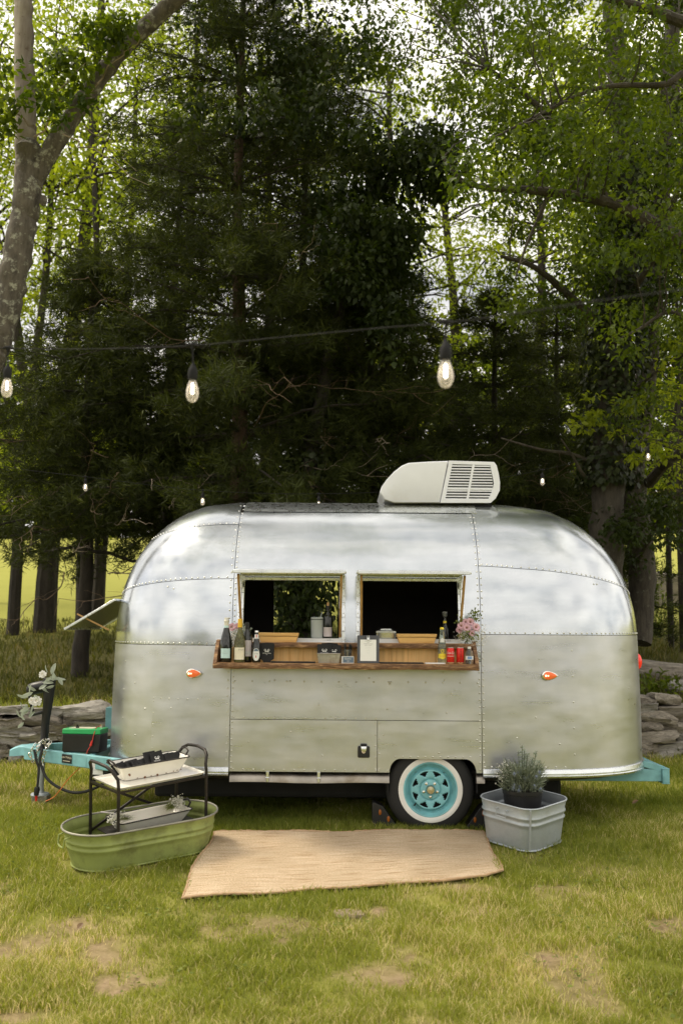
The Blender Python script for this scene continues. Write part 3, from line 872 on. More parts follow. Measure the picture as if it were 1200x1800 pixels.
# windows: frame, jambs, propped sash
def window(w):
    a0, a1, z0, z1 = w
    fr = MB()
    def P(x, z, o): return surf(x, z, o)
    # outer flange
    frs = []
    for (xa, za, xb, zb, wd) in ((a0 - .013, z0 - .02, a0 - .013, z1 + .012, .028), (a1 + .013, z0 - .02, a1 + .013, z1 + .012, .028)):
        n = 5; pts = [P(xa, za + (zb - za) * i / n, .009) for i in range(n + 1)]
        fr = MB()
        for i in range(n): fr.bar(pts[i], pts[i + 1], wd, .018, up=(0, -1, 0))
        frs.append(fr.build('window_flange' if frs else 'window_frame', 'trim_alu', frs[0] if frs else trailer, bevel=.003))
    frame = frs[0]
    jm = MB()
    for x in (a0 + .010, a1 - .010):
        n = 4; pts = [P(x, z0 + (z1 - z0) * i / n, -.02) for i in range(n + 1)]
        for i in range(n): jm.bar(pts[i], pts[i + 1], .020, .05, up=(0, -1, 0))
    pt = [P(a0, z1 - .012, -.02), P(a1, z1 - .012, -.02)]; jm.bar(pt[0], pt[1], .05, .022)
    jm.build('window_jamb', 'trim_alu', frame, bevel=.002)
    sl = MB(); p = P((a0 + a1) / 2, z0 + .012, 0)
    sl.box((p.x, p.y + .02, z0 + .018), (a1 - a0 - .002, .09, .040)); sl.box((p.x, p.y - .025, z0 + .006), (a1 - a0 + .02, .03, .012))
    sl.build('window_sill', 'white_sill', frame, bevel=.003)
    # rivets down the flange
    rv = MB()
    for x in (a0 - .015, a1 + .015):
        for i in range(8):
            rv.ball(P(x, z0 + .03 + (z1 - z0 - .05) * i / 7, .0185), .005, 6, 4)
    stuff(rv.build('rivets', 'rivet', frame))
    for x in (a0 + .012, a1 - .012):
        mb = MB(); q = P(x, z1 - .07, .006); mb.ball(q, .010, 8, 6, (.55, .6, 3.2)); mb.build('latch_slot', 'black_plastic', frame)
    # sash swung up on its top hinge, held out by two sticks
    h0 = P(a0 - .02, z1 + .028, .012); h1 = P(a1 + .02, z1 + .028, .012)
    q0 = Vector((h0.x, h0.y - .50, h0.z - .018)); q1 = Vector((h1.x, h1.y - .50, h1.z - .018))
    sa = MB()
    for A, B in ((h0, h1), (q0, q1)): sa.bar(A, B, .028, .026)
    for A, B in ((h0, q0), (h1, q1)): sa.bar(A + (B - A) * .03, B - (B - A) * .03, .026, .020)
    hg = MB(); hg.tube([h0 + Vector((0, .0, .016)), h1 + Vector((0, .0, .016))], .009, 10)
    sash = sa.build('window_sash', 'trim_alu', trailer, bevel=.003)
    hg.build('hinge_rail', 'dirty_alu', sash)
    pn = MB(); e = Vector((0, 0, .002)); pn.loft([[h0 - e, h1 - e, q1 - e, q0 - e], [h0 + e, h1 + e, q1 + e, q0 + e]]); pn.build('window_pane', 'glass_clear', sash, smooth=False)
    for hq, a, sgn in ((q0, a0, 1), (q1, a1, -1)):
        mb = MB(); b = P(a + sgn * .012, z0 + .05, .012)
        t = hq + (Vector(P(a, z1, 0)) - hq) * .25 + Vector((sgn * .02, 0, -.012))
        mb.bar(b, t, .018, .020, up=(0, -1, 0)); mb.build('prop_stick', 'stick', sash, bevel=.003)
for w in WIN: window(w)

# side marker lamps (teardrop) and tail lamp
def teardrop(n, L, r):
    return [(L * .5 * math.cos(t) , r * math.sin(t) * (1 - .42 * math.cos(t))) for t in [2 * math.pi * k / n for k in range(n)]]
def marker(px, py, sgn, glow, label):
    c = at(px, py, YN - .002)
    def ring(k, o): return [Vector((c.x + x * k, YN - o, c.z + z * k)) for x, z in teardrop(24, .122, .034)]
    mb = MB(); mb.loft([ring(1.0, -.001), ring(1.0, .010), ring(.86, .014)]); o = mb.build('marker_lamp', 'chrome', trailer); o['label'] = label
    mb = MB(); mb.loft([ring(.84, .012), ring(.80, .024), ring(.62, .032), ring(.3, .036)]); ln = mb.build('lens', 'amber_lens', o)
    mb = MB()
    for k in range(4):
        mb.ball((c.x - .036 + k * .018, YN - .034 + .002 * k, c.z), .0085 - .0012 * k, 8, 5)
    mb.build('glow_point', 'amber_glow', o)
marker(341, 1184, 1, 0, 'lit amber marker lamp near the front')
marker(966, 1188, 1, 0, 'lit orange marker lamp near the rear')
tp = at(1124, 1163, 8.62); tp.x = 2.553; mb = MB()
mb.lathe([(.075, 0), (.075, .02), (.070, .03), (.055, .048), (.03, .058), (.001, .06)], (tp.x - .035, 8.62, tp.z), 20, Matrix(((0, 0, 1), (0, 1, 0), (1, 0, 0))))
tl = mb.build('tail_lamp', 'red_lens', trailer)
mb = MB(); mb.lathe([(.082, -.03), (.082, .008), (.076, .010)], (tp.x - .035, 8.62, tp.z), 20, Matrix(((0, 0, 1), (0, 1, 0), (1, 0, 0)))); mb.build('lamp_bezel', 'chrome', tl)
# power inlet hatch
lc = at(639, 1320, YN); mb = MB()
mb.box((lc.x, YN - .012, lc.z - .008), (.092, .024, .088)); mb.box((lc.x, YN - .010, lc.z + .045), (.052, .02, .020))
ih = mb.build('inlet_hatch', 'black_plastic', trailer, bevel=.010, segs=3)
mb = MB(); mb.loft([[Vector((lc.x + x * k, YN - .026 - o, lc.z + .012 + z * k)) for x, z in ((-.024, .024), (.024, .024), (.020, -.008), (.012, -.026), (0, -.032), (-.012, -.026), (-.020, -.008))] for k, o in ((1, -.004), (.96, .006), (.7, .010))]); mb.build('latch', 'trim_alu', ih)

# air conditioner on the roof
def aircon():
    pf = [(667, 866), (670, 856), (679, 843), (692, 829), (706, 818), (718, 813), (750, 811), (789, 809.5), (868, 812), (872.5, 818), (876, 832), (878.5, 848), (878, 862), (871, 876), (862, 884), (692, 884), (676, 878)]
    YF = 8.56
    P2 = [at(x, y, YF) for x, y in pf]; cx = sum(p.x for p in P2) / len(P2); cz = sum(p.z for p in P2) / len(P2)
    def ring(Y, k): return [Vector((cx + (p.x - cx) * k, Y, cz + (p.z - cz) * k)) for p in P2]
    ac = MB(); ac.loft([ring(YF + .072, 1.0), ring(YF + .10, 1.0), ring(YF + .62, 1.0), ring(YF + .68, .97), ring(YF + .70, .9)])
    o = ac.build('air_conditioner', 'white_plastic', trailer, angle=30)
    # front skin: blank nose part
    def zone(poly, y0, name, m, k=.965):
        mb = MB(); q = [at(x, y, YF) for x, y in poly]; mx = sum(p.x for p in q) / len(q); mz = sum(p.z for p in q) / len(q)
        mb.loft([[Vector((p.x, YF + .085, p.z)) for p in q], [Vector((p.x, y0 + .018, p.z)) for p in q], [Vector((mx + (p.x - mx) * .985, y0 + .004, mz + (p.z - mz) * .975)) for p in q], [Vector((mx + (p.x - mx) * k, y0, mz + (p.z - mz) * (k - .03))) for p in q]])
        return mb.build(name, m, o, angle=30)
    zone([(667, 866), (670, 856), (679, 843), (692, 829), (706, 818), (718, 813), (750, 811), (788, 809.5), (773, 884), (692, 884), (676, 878)], YF, 'nose_cover', 'white_plastic')
    # grille: frame bars and single slats, dark recess behind
    def quad(pts, y0, y1, name, m):
        mb = MB(); q = [at(x, y, YF) for x, y in pts]
        mb.loft([[Vector((p.x, y1, p.z)) for p in q], [Vector((p.x, y0, p.z)) for p in q]]); return mb.build(name, m, o, smooth=False, bevel=.0015, segs=1)
    y0, y1 = YF, YF + .05
    quad([(789, 809.5), (868, 812), (872.5, 818), (787, 815.5)], y0, y1 + .03, 'grille_frame', 'white_plastic')
    quad([(773.5, 884), (789, 810), (795, 815), (781, 884)], y0 - .001, y1 + .03, 'grille_frame', 'white_plastic')
    quad([(861, 815), (872.5, 818), (876, 832), (878.5, 848), (878, 862), (871, 876), (862, 884), (855, 884), (864, 865), (868, 850)], y0 - .0015, y1 + .03, 'grille_frame', 'white_plastic')
    quad([(778, 877), (868, 877), (862, 884), (776, 884)], y0 - .0005, y1 + .03, 'grille_frame', 'white_plastic')
    quad([(831, 812), (835, 812), (823, 880), (819, 880)], y0 + .001, y1, 'grille_frame', 'white_plastic')
    for i in range(13):
        y = 817.5 + i * 4.85
        if i in (8,): th = 4.0
        else: th = 2.35
        xl = 795 - (y - 812) * .2
        xr = min(868, 862 + (y - 812) * .11) if y < 866 else 864
        q = [(xl, y + .2), (xr, y + .9), (xr, y + .9 + th), (xl, y + .2 + th)]
        if i == 12: q = [(xl, y + .2), (xr, y + .9), (xr, y + 5), (xl, y + 4)]
        quad(q, y0 + .003, y0 + .02, 'grille_slat', 'white_plastic')
    quad([(791, 813), (866, 815), (873, 848), (862, 880), (778, 881)], y0 + .055, y0 + .066, 'grille_recess', 'dark')
    mb = MB(); a = at(690, 885, YF); b = at(866, 885, YF); mb.box(((a.x + b.x) / 2, YF + .36, a.z - .01), (b.x - a.x, .60, .05)); mb.build('base_gasket', 'dark', o)
aircon()

# front window sash held open
def front_sash():
    hN, hF = Vector((-1.88, 8.32, 1.80)), Vector((-1.88, 9.52, 1.80)); oN, oF = Vector((-2.285, 8.32, 1.555)), Vector((-2.285, 9.52, 1.555))
    mb = MB()
    for a, b in ((hN, hF), (oN, oF), (hN, oN), (hF, oF)): mb.bar(a, b, .022, .018)
    o = mb.build('front_window_sash', 'trim_alu', trailer, bevel=.002)
    e = Vector((.002, 0, .003)); mb = MB(); mb.loft([[hN - e, hF - e, oF - e, oN - e], [hN + e, hF + e, oF + e, oN + e]]); mb.build('window_pane', 'glass_smoke', o, smooth=False)
    mb = MB(); mb.bar((-1.93, 8.36, 1.55), (-2.2, 8.36, 1.68), .012, .012); mb.build('prop_stick', 'stick', o)
front_sash()

# chassis: tongue, coupler, jack, bumper
mb = MB()
cpl = at(60, 1322, 8.90)
tz = cpl.z
for s in (-1, 1):
    mb.bar((-1.75, YC + s * .80, tz - .003), (-2.72, YC + s * .09, tz - .002), .05, .105)
mb.bar((-2.05, YC - .60, tz - .001), (-2.05, YC + .60, tz - .001), .05, .09)
tg = mb.build('tongue_frame', 'teal', trailer, bevel=.006)
mb = MB()
ring_ = lambda x, w, h, z: [Vector((x, YC + sy * w, tz + z + sz * h)) for sy, sz in ((-1, -.7), (-.9, .7), (-.5, 1), (.5, 1), (.9, .7), (1, -.7))]
mb.loft([ring_(-2.55, .16, .05, .008), ring_(-2.70, .11, .055, .012), ring_(-2.76, .07, .05, .01), ring_(-2.80, .06, .052, .006), ring_(-2.84, .062, .045, -.002), ring_(-2.88, .05, .032, -.012)])
mb.build('coupler', 'teal', tg)
# plate on the near rail
d = Vector((-2.72 + 1.75, -.09 + .80, 0)).normalized(); nrm = Vector((d.y, -d.x, 0)); nrm = nrm if nrm.y < 0 else -nrm
pc = Vector((-1.75, YC - .80, tz)) + d * .62 + nrm * .0275
rt = Matrix((( -d.x, -nrm.x, 0), (-d.y, -nrm.y, 0), (0, 0, 1)))
mb = MB(); mb.box(pc + nrm * .002, (.125, .004, .072), rt); npl = mb.build('name_plate', 'black_plastic', tg, bevel=.002)
def plate_text(body, size, z):
    vs, fs = text_geo(body, size); m_ = MB(); m_.add([pc + nrm * .0052 + rt @ Vector((v.x * 1.15, 0, v.y + z - .10 * v.x * v.x / .06)) for v in vs], fs); m_.build('lettering', 'cream_label', npl, smooth=False)
plate_text('VIA-TRAIN', .024, .012)
mb = MB(); mb.box(pc + nrm * .0055 + Vector((0, 0, -.018)), (.09, .001, .004), rt); mb.build('lettering', 'cream_label', npl, smooth=False)
# power jack
jx, jy = at(72, 1360, 8.72).x, 8.72
gz = float(terrain(jx, jy))
mb = MB(); mb.lathe([(.030, gz + .10), (.030, tz + .05)], (jx, jy, 0), 16); jk = mb.build('tongue_jack', 'galvanised', trailer)
mb = MB(); mb.lathe([(.075, gz + .085), (.080, gz + .092), (.074, gz + .105), (.034, gz + .112), (.030, gz + .13)], (jx, jy, 0), 20); mb.build('foot_plate', 'galvanised', jk)
b0, b1 = at(77, 1312, 8.72), at(84, 1232, 8.72)
def rr(cx, cz, w, d_): return [Vector((cx + w * math.cos(t) * (1 if abs(math.cos(t)) < .7 else .9), jy + d_ * math.sin(t), cz)) for t in [2 * math.pi * k / 12 for k in range(12)]]
mb = MB(); t1 = at(90, 1194, 8.72)
mb.loft([rr(b0.x - .02, b0.z - .03, .045, .05), rr(b0.x, b0.z, .036, .045), rr(b0.x + .005, (b0.z + b1.z) / 2, .038, .045), rr(b1.x + .005, b1.z, .046, .05), rr(t1.x - .014, t1.z - .02, .062, .06), rr(t1.x - .012, t1.z + .005, .060, .058), rr(t1.x - .012, t1.z + .012, .045, .045)])
mb.build('jack_cover', 'black_plastic', jk, angle=45)
m0 = at(72, 1201, 8.72); mb = MB()
mb.loft([[Vector((x, jy + (.055 + .0) * math.cos(t) * k, m0.z - .045 + zz + .055 * math.sin(t) * k)) for t in [2 * math.pi * q / 14 for q in range(14)]] for x, k, zz in ((m0.x + .06, .9, .02), (m0.x, 1.0, .012), (m0.x - .07, 1.0, -.004), (m0.x - .105, .85, -.012), (m0.x - .118, .5, -.014))])
mb.build('motor_housing', 'black_plastic', jk, angle=45)
h0 = at(55, 1232, 8.70); mb = MB(); mb.tube([(m0.x - .10, jy - .01, m0.z - .05), (h0.x - .01, jy - .01, h0.z), (h0.x + .02, jy - .01, h0.z - .12), (b1.x - .02, jy - .01, b1.z - .09)], .016, 8); mb.build('grip_loop', 'black_plastic', jk)
blk = MB(); blk.box((jx + .01, jy, gz + .035), (.13, .13, .11)); tag(blk.build('support_block', 'concrete_block', None, bevel=.006), 'small square concrete block under the tongue jack foot', 'block')
# bracket on the front and rear bumper
bp = at(195, 1262, 9.25); mb = MB(); mb.box((bp.x + .02, 9.25, bp.z), (.012, .14, .19)); mb.box((bp.x - .01, 9.19, bp.z), (.05, .012, .19)); mb.box((bp.x - .01, 9.31, bp.z), (.05, .012, .19)); mb.box((bp.x - .01, 9.25, bp.z + .089), (.05, .11, .012)); mb.box((bp.x - .01, 9.25, bp.z - .089), (.05, .11, .012)); mb.bar((bp.x + .02, 9.25, bp.z), (bp.x + .25, 9.25, bp.z), .05); mb.build('front_bracket', 'teal', trailer, bevel=.003)
bz = at(1130, 1366, 8.35).z
mb = MB()
for s in (-1, 1): mb.bar((1.5, YC + s * .50, bz + .005), (2.655, YC + s * .50, bz + .005), .05, .095)
mb.box((2.658, YC, bz + .002), (.008, 1.10, .125)); mb.box((2.685, YC, bz + .061), (.060, 1.10, .007)); mb.box((2.685, YC, bz - .057), (.060, 1.10, .007))
for s in (-1, 1): mb.box((2.687, YC + s * .545, bz + .002), (.05, .007, .11))
for s in (-1, 1): mb.bar((2.50, YC + s * .52, bz + .10), (2.675, YC + s * .52, bz + .055), .012, .05)
mb.build('rear_bumper', 'teal', trailer, bevel=.004)
mb = MB(); mb.box((.15, YC + .05, .295), (3.3, 1.4, .17)); mb.build('underside_shade_box', 'dark', trailer, smooth=False, bevel=.03)  # dark box added to block light and deepen the shade under the trailer
mb = MB(); mb.tube([(.699, YN + .1, .343), (.699, YC + W - .1, .343)], .03, 10); mb.box((.0, YN + .5, .40), (3.2, .06, .10)); mb.box((.0, YC + W - .5, .40), (3.2, .06, .10)); mb.build('axle_frame', 'dark', trailer, smooth=False)

# ------------------------------------------------------------------ serving shelf on the side of the trailer
def wavy_board(x0, x1, y0, y1, z0, z1, amp=.006, n=46, seed=1):
    """board whose front (-Y) edge is a natural waney edge"""
    mb = MB(); rings = []; r_ = random.Random(seed); ph = [r_.uniform(0, 6) for _ in range(6)]
    for i in range(n + 1):
        x = x0 + (x1 - x0) * i / n
        e = amp * (math.sin(9 * x + ph[0]) + .7 * math.sin(23 * x + ph[1]) + .5 * math.sin(61 * x + ph[2])) * .6
        e2 = amp * (math.sin(7 * x + ph[3]) + .8 * math.sin(31 * x + ph[4]) + .5 * math.sin(77 * x + ph[5])) * .5
        rings.append([Vector((x, y1, z0)), Vector((x, y0 + e + .004, z0 + e2 * .4)), Vector((x, y0 + e - .006, (z0 + z1) / 2 + e2)), Vector((x, y0 + e + .002, z1 + e2 * .25)), Vector((x, y1, z1))])
    mb.loft(rings); return mb
SY0 = 7.50                                   # front of the shelf
sf = at(608, 1167.5, SY0)
SZ = sf.z                                    # top of the lower shelf
sx0, sx1 = at(374, 1167, SY0).x, at(842, 1172, SY0).x
LZ = at(600, 1131, 7.66).z                   # top of the upper ledge
shelf = wempty('serving_shelf', (.04, 7.7, SZ), 'two-tier live-edge wooden serving shelf hung below the trailer windows', 'shelf')
o = wavy_board(sx0, sx1, SY0, YN - .004, SZ - .040, SZ, .008, 60, 3).build('shelf_board', 'live_edge', shelf, angle=60)
mb = MB(); mb.box(((sx0 + sx1) / 2, (SY0 + YN) / 2 + .01, SZ + .0015), (sx1 - sx0 - .03, YN - SY0 - .035, .003)); mb.build('shelf_top', 'slab_top', shelf)
lx0, lx1 = at(436, 1131, 7.66).x, at(832, 1135, 7.66).x
wavy_board(lx0, lx1, 7.66, YN - .026, LZ - .036, LZ, .008, 60, 8).build('ledge_board', 'live_edge', shelf, angle=60)
mb = MB(); mb.box(((lx0 + lx1) / 2, 7.757, LZ + .0015), (lx1 - lx0 - .02, .13, .003)); mb.build('ledge_top', 'slab_top', shelf)
for xa, xb in (((sx0 + .07), .012), (.012, sx1 - .06)):
    mb = MB(); mb.box(((xa + xb) / 2, 7.745, (SZ + LZ - .034) / 2), (xb - xa - .004, .02, LZ - .038 - SZ)); mb.build('back_board', 'pine', shelf, bevel=.002)
for x, sg in ((sx0 + .012, 1), (sx1 - .012, -1)):
    mb = MB(); q = [(SY0 + .01, SZ + .0), (SY0 + .03, SZ + .02), (7.70, LZ + .02), (YN - .028, LZ + .02), (YN - .005, SZ)]
    mb.loft([[Vector((x - .014, y, z)) for y, z in q], [Vector((x + .014 + (.10 if False else 0) , y, z)) for y, z in q]])
    mb.build('end_board', 'live_edge', shelf, bevel=.003)

# ------------------------------------------------------------------ things on the shelf (local origin at their base)
SHT, LHT = SZ + .0035, LZ + .0035
def on(px, Y, z):
    p = at(px, 1150, Y); return (p.x, Y, z)
def bottle(name, label, loc, prof, glass, cat='bottle', n=24):
    e = empty(name, loc, 0, label, cat)
    mb = MB(); mb.lathe(prof, n=n); mb.build('bottle_body', glass, e, angle=60)
    return e
WINE = [(.030, 0), (.0385, .004), (.040, .02), (.040, .165), (.038, .19), (.030, .215), (.020, .235), (.0155, .25), (.0145, .285)]
SPARK = [(.034, 0), (.043, .005), (.0445, .03), (.0445, .13), (.042, .165), (.034, .205), (.024, .24), (.018, .265), (.0155, .29)]
CHARD = [(.032, 0), (.041, .004), (.0425, .02), (.0425, .135), (.039, .165), (.030, .20), (.021, .23), (.0155, .255), (.0145, .28)]
# sparkling wine
e = bottle('wine_bottle', 'dark sparkling wine bottle with pale blue label and pale foil at the shelf end', on(397, 7.58, SHT), SPARK, 'glass_dark')
mb = MB(); mb.lathe([(.0185, .262), (.0178, .30), (.0205, .303), (.0205, .312), (.0178, .315), (.0170, .334), (.001, .336)], n=20); mb.build('foil_cap', 'foil_white', e, angle=40)
mb = MB(); mb.lathe([(.0215, .248), (.0190, .262), (.0190, .275)], n=20, caps=False); mb.build('neck_band', 'label_blue', e)
lb = curved_patch(.0450, .032, .104, .85).build('label', 'label_blue', e); round_text('lettering', 'PROSECCO', .0085, 'print_grey', e, .0453, .068); round_text('lettering', 'v', .012, 'print_grey', e, .0453, .084)
# chardonnay
e = bottle('wine_bottle', 'olive glass wine bottle with yellow capsule and cream label', on(421, 7.565, SHT), CHARD, 'glass_olive')
mb = MB(); mb.lathe([(.0385, .006), (.0400, .02), (.0400, .10), (.0400, .112)], n=24); mb.build('wine', 'foil_yellow', e)
mb = MB(); mb.lathe([(.0178, .262), (.0172, .325), (.001, .327)], n=20); mb.build('foil_cap', 'foil_yellow', e, angle=40)
curved_patch(.0430, .022, .112, 1.0).build('label', 'label_cream', e); round_text('lettering', 'Bread', .016, 'print_grey', e, .0434, .096, a0=.3); round_text('lettering', '- - - - -', .008, 'print_pale', e, .0434, .070)
# red wine
e = bottle('wine_bottle', 'tall dark red wine bottle with a grey picture label, between two other bottles', on(434, 7.63, SHT), WINE, 'glass_dark')
mb = MB(); mb.lathe([(.0165, .235), (.0160, .30), (.001, .302)], n=18); mb.build('foil_cap', 'black_plastic', e)
curved_patch(.0405, .045, .165, 1.0).build('label', 'label_lilac', e); curved_patch(.0407, .055, .082, .85).build('label_picture', 'print_pale', e); round_text('lettering', 'CASTLE', .009, 'print_grey', e, .0410, .066)
# beer
BEER = [(.026, 0), (.0305, .004), (.0315, .015), (.0315, .115), (.029, .135), (.020, .165), (.0145, .195), (.0130, .228)]
e = bottle('beer_bottle', 'brown beer bottle with white oval label and red striped neck', on(450.5, 7.575, SHT), BEER, 'glass_dark')
def oval(u): h = .046 * math.sqrt(max(0, 1 - u * u)); return (.060 - h, .060 + h)
curved_patch(.0320, 0, 0, .92, 16, zfun=oval).build('label', 'label_white', e)
def oval2(u): h = .043 * math.sqrt(max(0, 1 - u * u)); return (max(.085, .060 - h), max(.0851, .060 + h))
curved_patch(.0322, 0, 0, .80, 16, zfun=oval2).build('label_band', 'navy', e); round_text('lettering', 'ULTRA', .0125, 'print_grey', e, .0324, .066); 
curved_patch(.0324, .036, .054, .08).build('label_mark', 'red_plastic', e)
mb = MB(); mb.lathe([(.0180, .176), (.0155, .192), (.0143, .210)], n=18, caps=False); mb.build('neck_label', 'label_white', e)
curved_patch(.0162, .182, .208, .22).build('neck_stripe', 'red_plastic', e)
mb = MB(); mb.lathe([(.0150, .225), (.0152, .233), (.0130, .238), (.001, .239)], n=18); mb.build('crown_cap', 'can_rim', e)
# can sleeve standing alone
def sleeve_logo(parent, y, zc, s=1.0):
    mb = MB()
    for sg in (-1, 1):
        mb.tube([(sg * .013 * s + .0065 * s * math.cos(t), y, zc + .012 * s + .0065 * s * math.sin(t)) for t in [2 * math.pi * k / 12 for k in range(12)]], .0016 * s, 5, closed=True)
    mb.bar((-.014 * s, y, zc + .006 * s), (.014 * s, y, zc - .0005 * s), .002 * s, .004 * s); mb.bar((.014 * s, y, zc + .0062 * s), (-.014 * s, y, zc - .0002 * s), .0022 * s, .0042 * s)
    mb.build('logo', 'print_white', parent)
    flat_text('lettering', 'HONEYFALL', .0115 * s, 'print_white', parent, (0, y - .001, zc - .012 * s)); flat_text('lettering', 'bar', .009 * s, 'print_white', parent, (0, y - .001, zc - .022 * s))
def sleeve(loc, rz, label, w=.115, h=.135, notch=True, tilt=0.0, group=None, logo=True, bottom=0):
    e = empty('can_sleeve', loc, rz, label, 'can sleeve', group); e.rotation_euler[0] = tilt
    q = [(-w / 2, h * .18), (-w / 2 + .022, h * .10), (-w / 2 + .026, 0), (w / 2 - .026, 0), (w / 2 - .022, h * .10), (w / 2, h * .18), (w / 2 + .002, h), (0, h + .004), (-w / 2 - .002, h)] if notch else [(-w / 2, 0), (w / 2, 0), (w / 2, h), (-w / 2, h)]
    mb = MB(); mb.loft([[Vector((x * .97, -.006, z)) for x, z in q], [Vector((x, -.003, z)) for x, z in q], [Vector((x, .003, z)) for x, z in q], [Vector((x * .97, .006, z)) for x, z in q]])
    mb.build('sleeve_body', 'neoprene', e, bevel=.0015, segs=1)
    if logo: sleeve_logo(e, -.0075, h * .56)
    return e
sleeve(on(469, 7.60, SHT), 0, 'flat black can sleeve with white logo standing beside the beer bottle', .108, .145)
# pine boxes on the ledge
def pine_box(px0, px1, py0, label):
    a, b = at(px0, py0, 7.75), at(px1, py0, 7.75); w = b.x - a.x; h = a.z - LZ
    e = empty('wooden_box', ((a.x + b.x) / 2, 7.755, LHT), 0, label, 'box')
    mb = MB(); t = .012; d = .12
    def trap(k0, k1, y): return None
    q0, q1 = w / 2 - .010, w / 2 + .004
    mb.loft([[Vector((-q0, -d / 2 + .004, 0)), Vector((q0, -d / 2 + .004, 0)), Vector((q0, d / 2 - .004, 0)), Vector((-q0, d / 2 - .004, 0))], [Vector((-q1, -d / 2, h * .62)), Vector((q1, -d / 2, h * .62)), Vector((q1, d / 2, h * .62)), Vector((-q1, d / 2, h * .62))]])
    mb.build('box_body', 'pine_box', e, bevel=.002)
    mb = MB(); mb.box((0, 0, h * .62 + h * .19 + .001), (w + .012, d + .010, h * .38 - .002), None, 1.035); mb.build('box_lid', 'pine_box', e, bevel=.003)
    return e
e = pine_box(457, 523, 1113, 'light pine box on the ledge of the left window'); flat_text('lettering', 'Bitters', .018, 'rust', e, (.0, -.0665, .068), shear=.3)
pine_box(699, 764, 1115, 'light pine box on the ledge of the right window')
# tin of sleeves
e = empty('tin_planter', on(578, 7.60, SHT), 0, 'small weathered zinc planter in the middle of the lower shelf', 'planter')
def rect(w, d, z): return [Vector((-w / 2, -d / 2, z)), Vector((w / 2, -d / 2, z)), Vector((w / 2, d / 2, z)), Vector((-w / 2, d / 2, z))]
mb = MB(); mb.loft([rect(.155, .085, 0), rect(.175, .10, .07), rect(.172, .097, .0701), rect(.152, .082, .006)]); mb.build('planter_body', 'zinc_tin', e, bevel=.002)
mb = MB(); p4 = rect(.176, .101, .071); mb.tube(p4, .004, 6, closed=True); mb.build('rim', 'dirty_alu', e)
sl = on(578, 7.60, SHT)
sleeve((sl[0] - .034, 7.585, SHT + .018), R(3), 'black can sleeve with white logo, front left in the zinc planter', .105, .12, tilt=R(-6))
sleeve((sl[0] + .038, 7.605, SHT + .018), R(-8), 'black can sleeve with white logo, right side in the zinc planter', .10, .115, tilt=R(-6))
sleeve((sl[0] + .004, 7.632, SHT + .012), R(2), 'plain black can sleeve at the back of the zinc planter', .12, .135, logo=False, tilt=R(-4))
# straws in a glass with card
e = empty('straw_glass', on(610.5, 7.62, SHT), 0, 'short glass full of black straws behind a small printed card', 'glass')
mb = MB(); mb.lathe([(.030, 0), (.034, .10), (.032, .10), (.028, .008), (.001, .006)], n=20, caps=False); mb.build('glass_body', 'glass_clear', e)
for k in range(15):
    a = rng.uniform(0, 6.28); r0 = rng.uniform(.002, .018); r1 = r0 + rng.uniform(.008, .028)
    mb = MB(); mb.tube([(r0 * math.cos(a), r0 * math.sin(a), .01), (r1 * math.cos(a), r1 * math.sin(a) * .6, rng.uniform(.125, .15))], .0034, 6); mb.build('straw', 'black_plastic', e)
e = empty('table_card', on(611, 7.55, SHT), 0, 'small grey printed card standing in front of the black straws', 'card')
mb = MB(); mb.box((0, 0, .026), (.094, .003, .052)); mb.build('card_body', 'print_pale', e)
mb = MB(); mb.box((.004, -.0022, .026), (.078, .001, .040)); mb.build('printed_field', 'navy', e)
flat_text('lettering', 'Venmo', .018, 'print_white', e, (0, -.0036, .034), shear=.2); flat_text('lettering', 'tips', .014, 'print_white', e, (.004, -.0036, .018), shear=.2)
# clipboard menu
e = empty('menu_clipboard', on(647, 7.56, SHT), 0, 'slate grey clipboard with white drinks menu leaning on the lower shelf', 'clipboard'); e.rotation_euler[0] = R(-7)
mb = MB(); mb.box((0, 0, .105), (.166, .006, .21)); mb.build('board', 'slate', e, bevel=.004)
mb = MB(); mb.box((0, -.0042, .098), (.120, .0012, .160)); pp = mb.build('menu_sheet', 'paper', e)
for t, z, s, m in (('COCKTAILS', .166, .0095, 'print_grey'), ('BEER', .156, .008, 'print_grey'), ('SPARKLING WINE', .146, .0085, 'print_grey'), ('RED & WHITE', .135, .0085, 'print_grey'), ('SOFT DRINKS', .116, .006, 'print_pale'), ('WATER', .098, .006, 'print_pale'), ('CHEERS', .078, .006, 'print_pale')):
    flat_text('lettering', t, s, m, pp, (0, -.0052, z))
mb = MB(); mb.box((0, -.008, .184), (.020, .008, .016)); mb.tube([(-.007, -.011, .192), (-.007, -.011, .205), (.007, -.011, .205), (.007, -.011, .192)], .0022, 6); mb.build('clip', 'steel', e)
# mats, napkin
def mat_strip(px0, px1, label, m, name, cat, th=.010, d=.09):
    a, b = at(px0, 1166, 7.56), at(px1, 1166, 7.56); mb = MB(); mb.box(((a.x + b.x) / 2, 7.575, SHT + th / 2), (b.x - a.x, d, th)); tag(mb.build(name, m, None, bevel=.002), label, cat)
mat_strip(476, 554, 'thin black rubber bar mat left of the zinc planter', 'rubber', 'bar_mat', 'mat')
mat_strip(667, 744, 'thin black rubber bar mat right of the clipboard', 'rubber', 'bar_mat', 'mat')
mat_strip(747, 782, 'folded white napkin on the lower shelf by the red cans', 'paper', 'napkin', 'napkin', .009, .07)
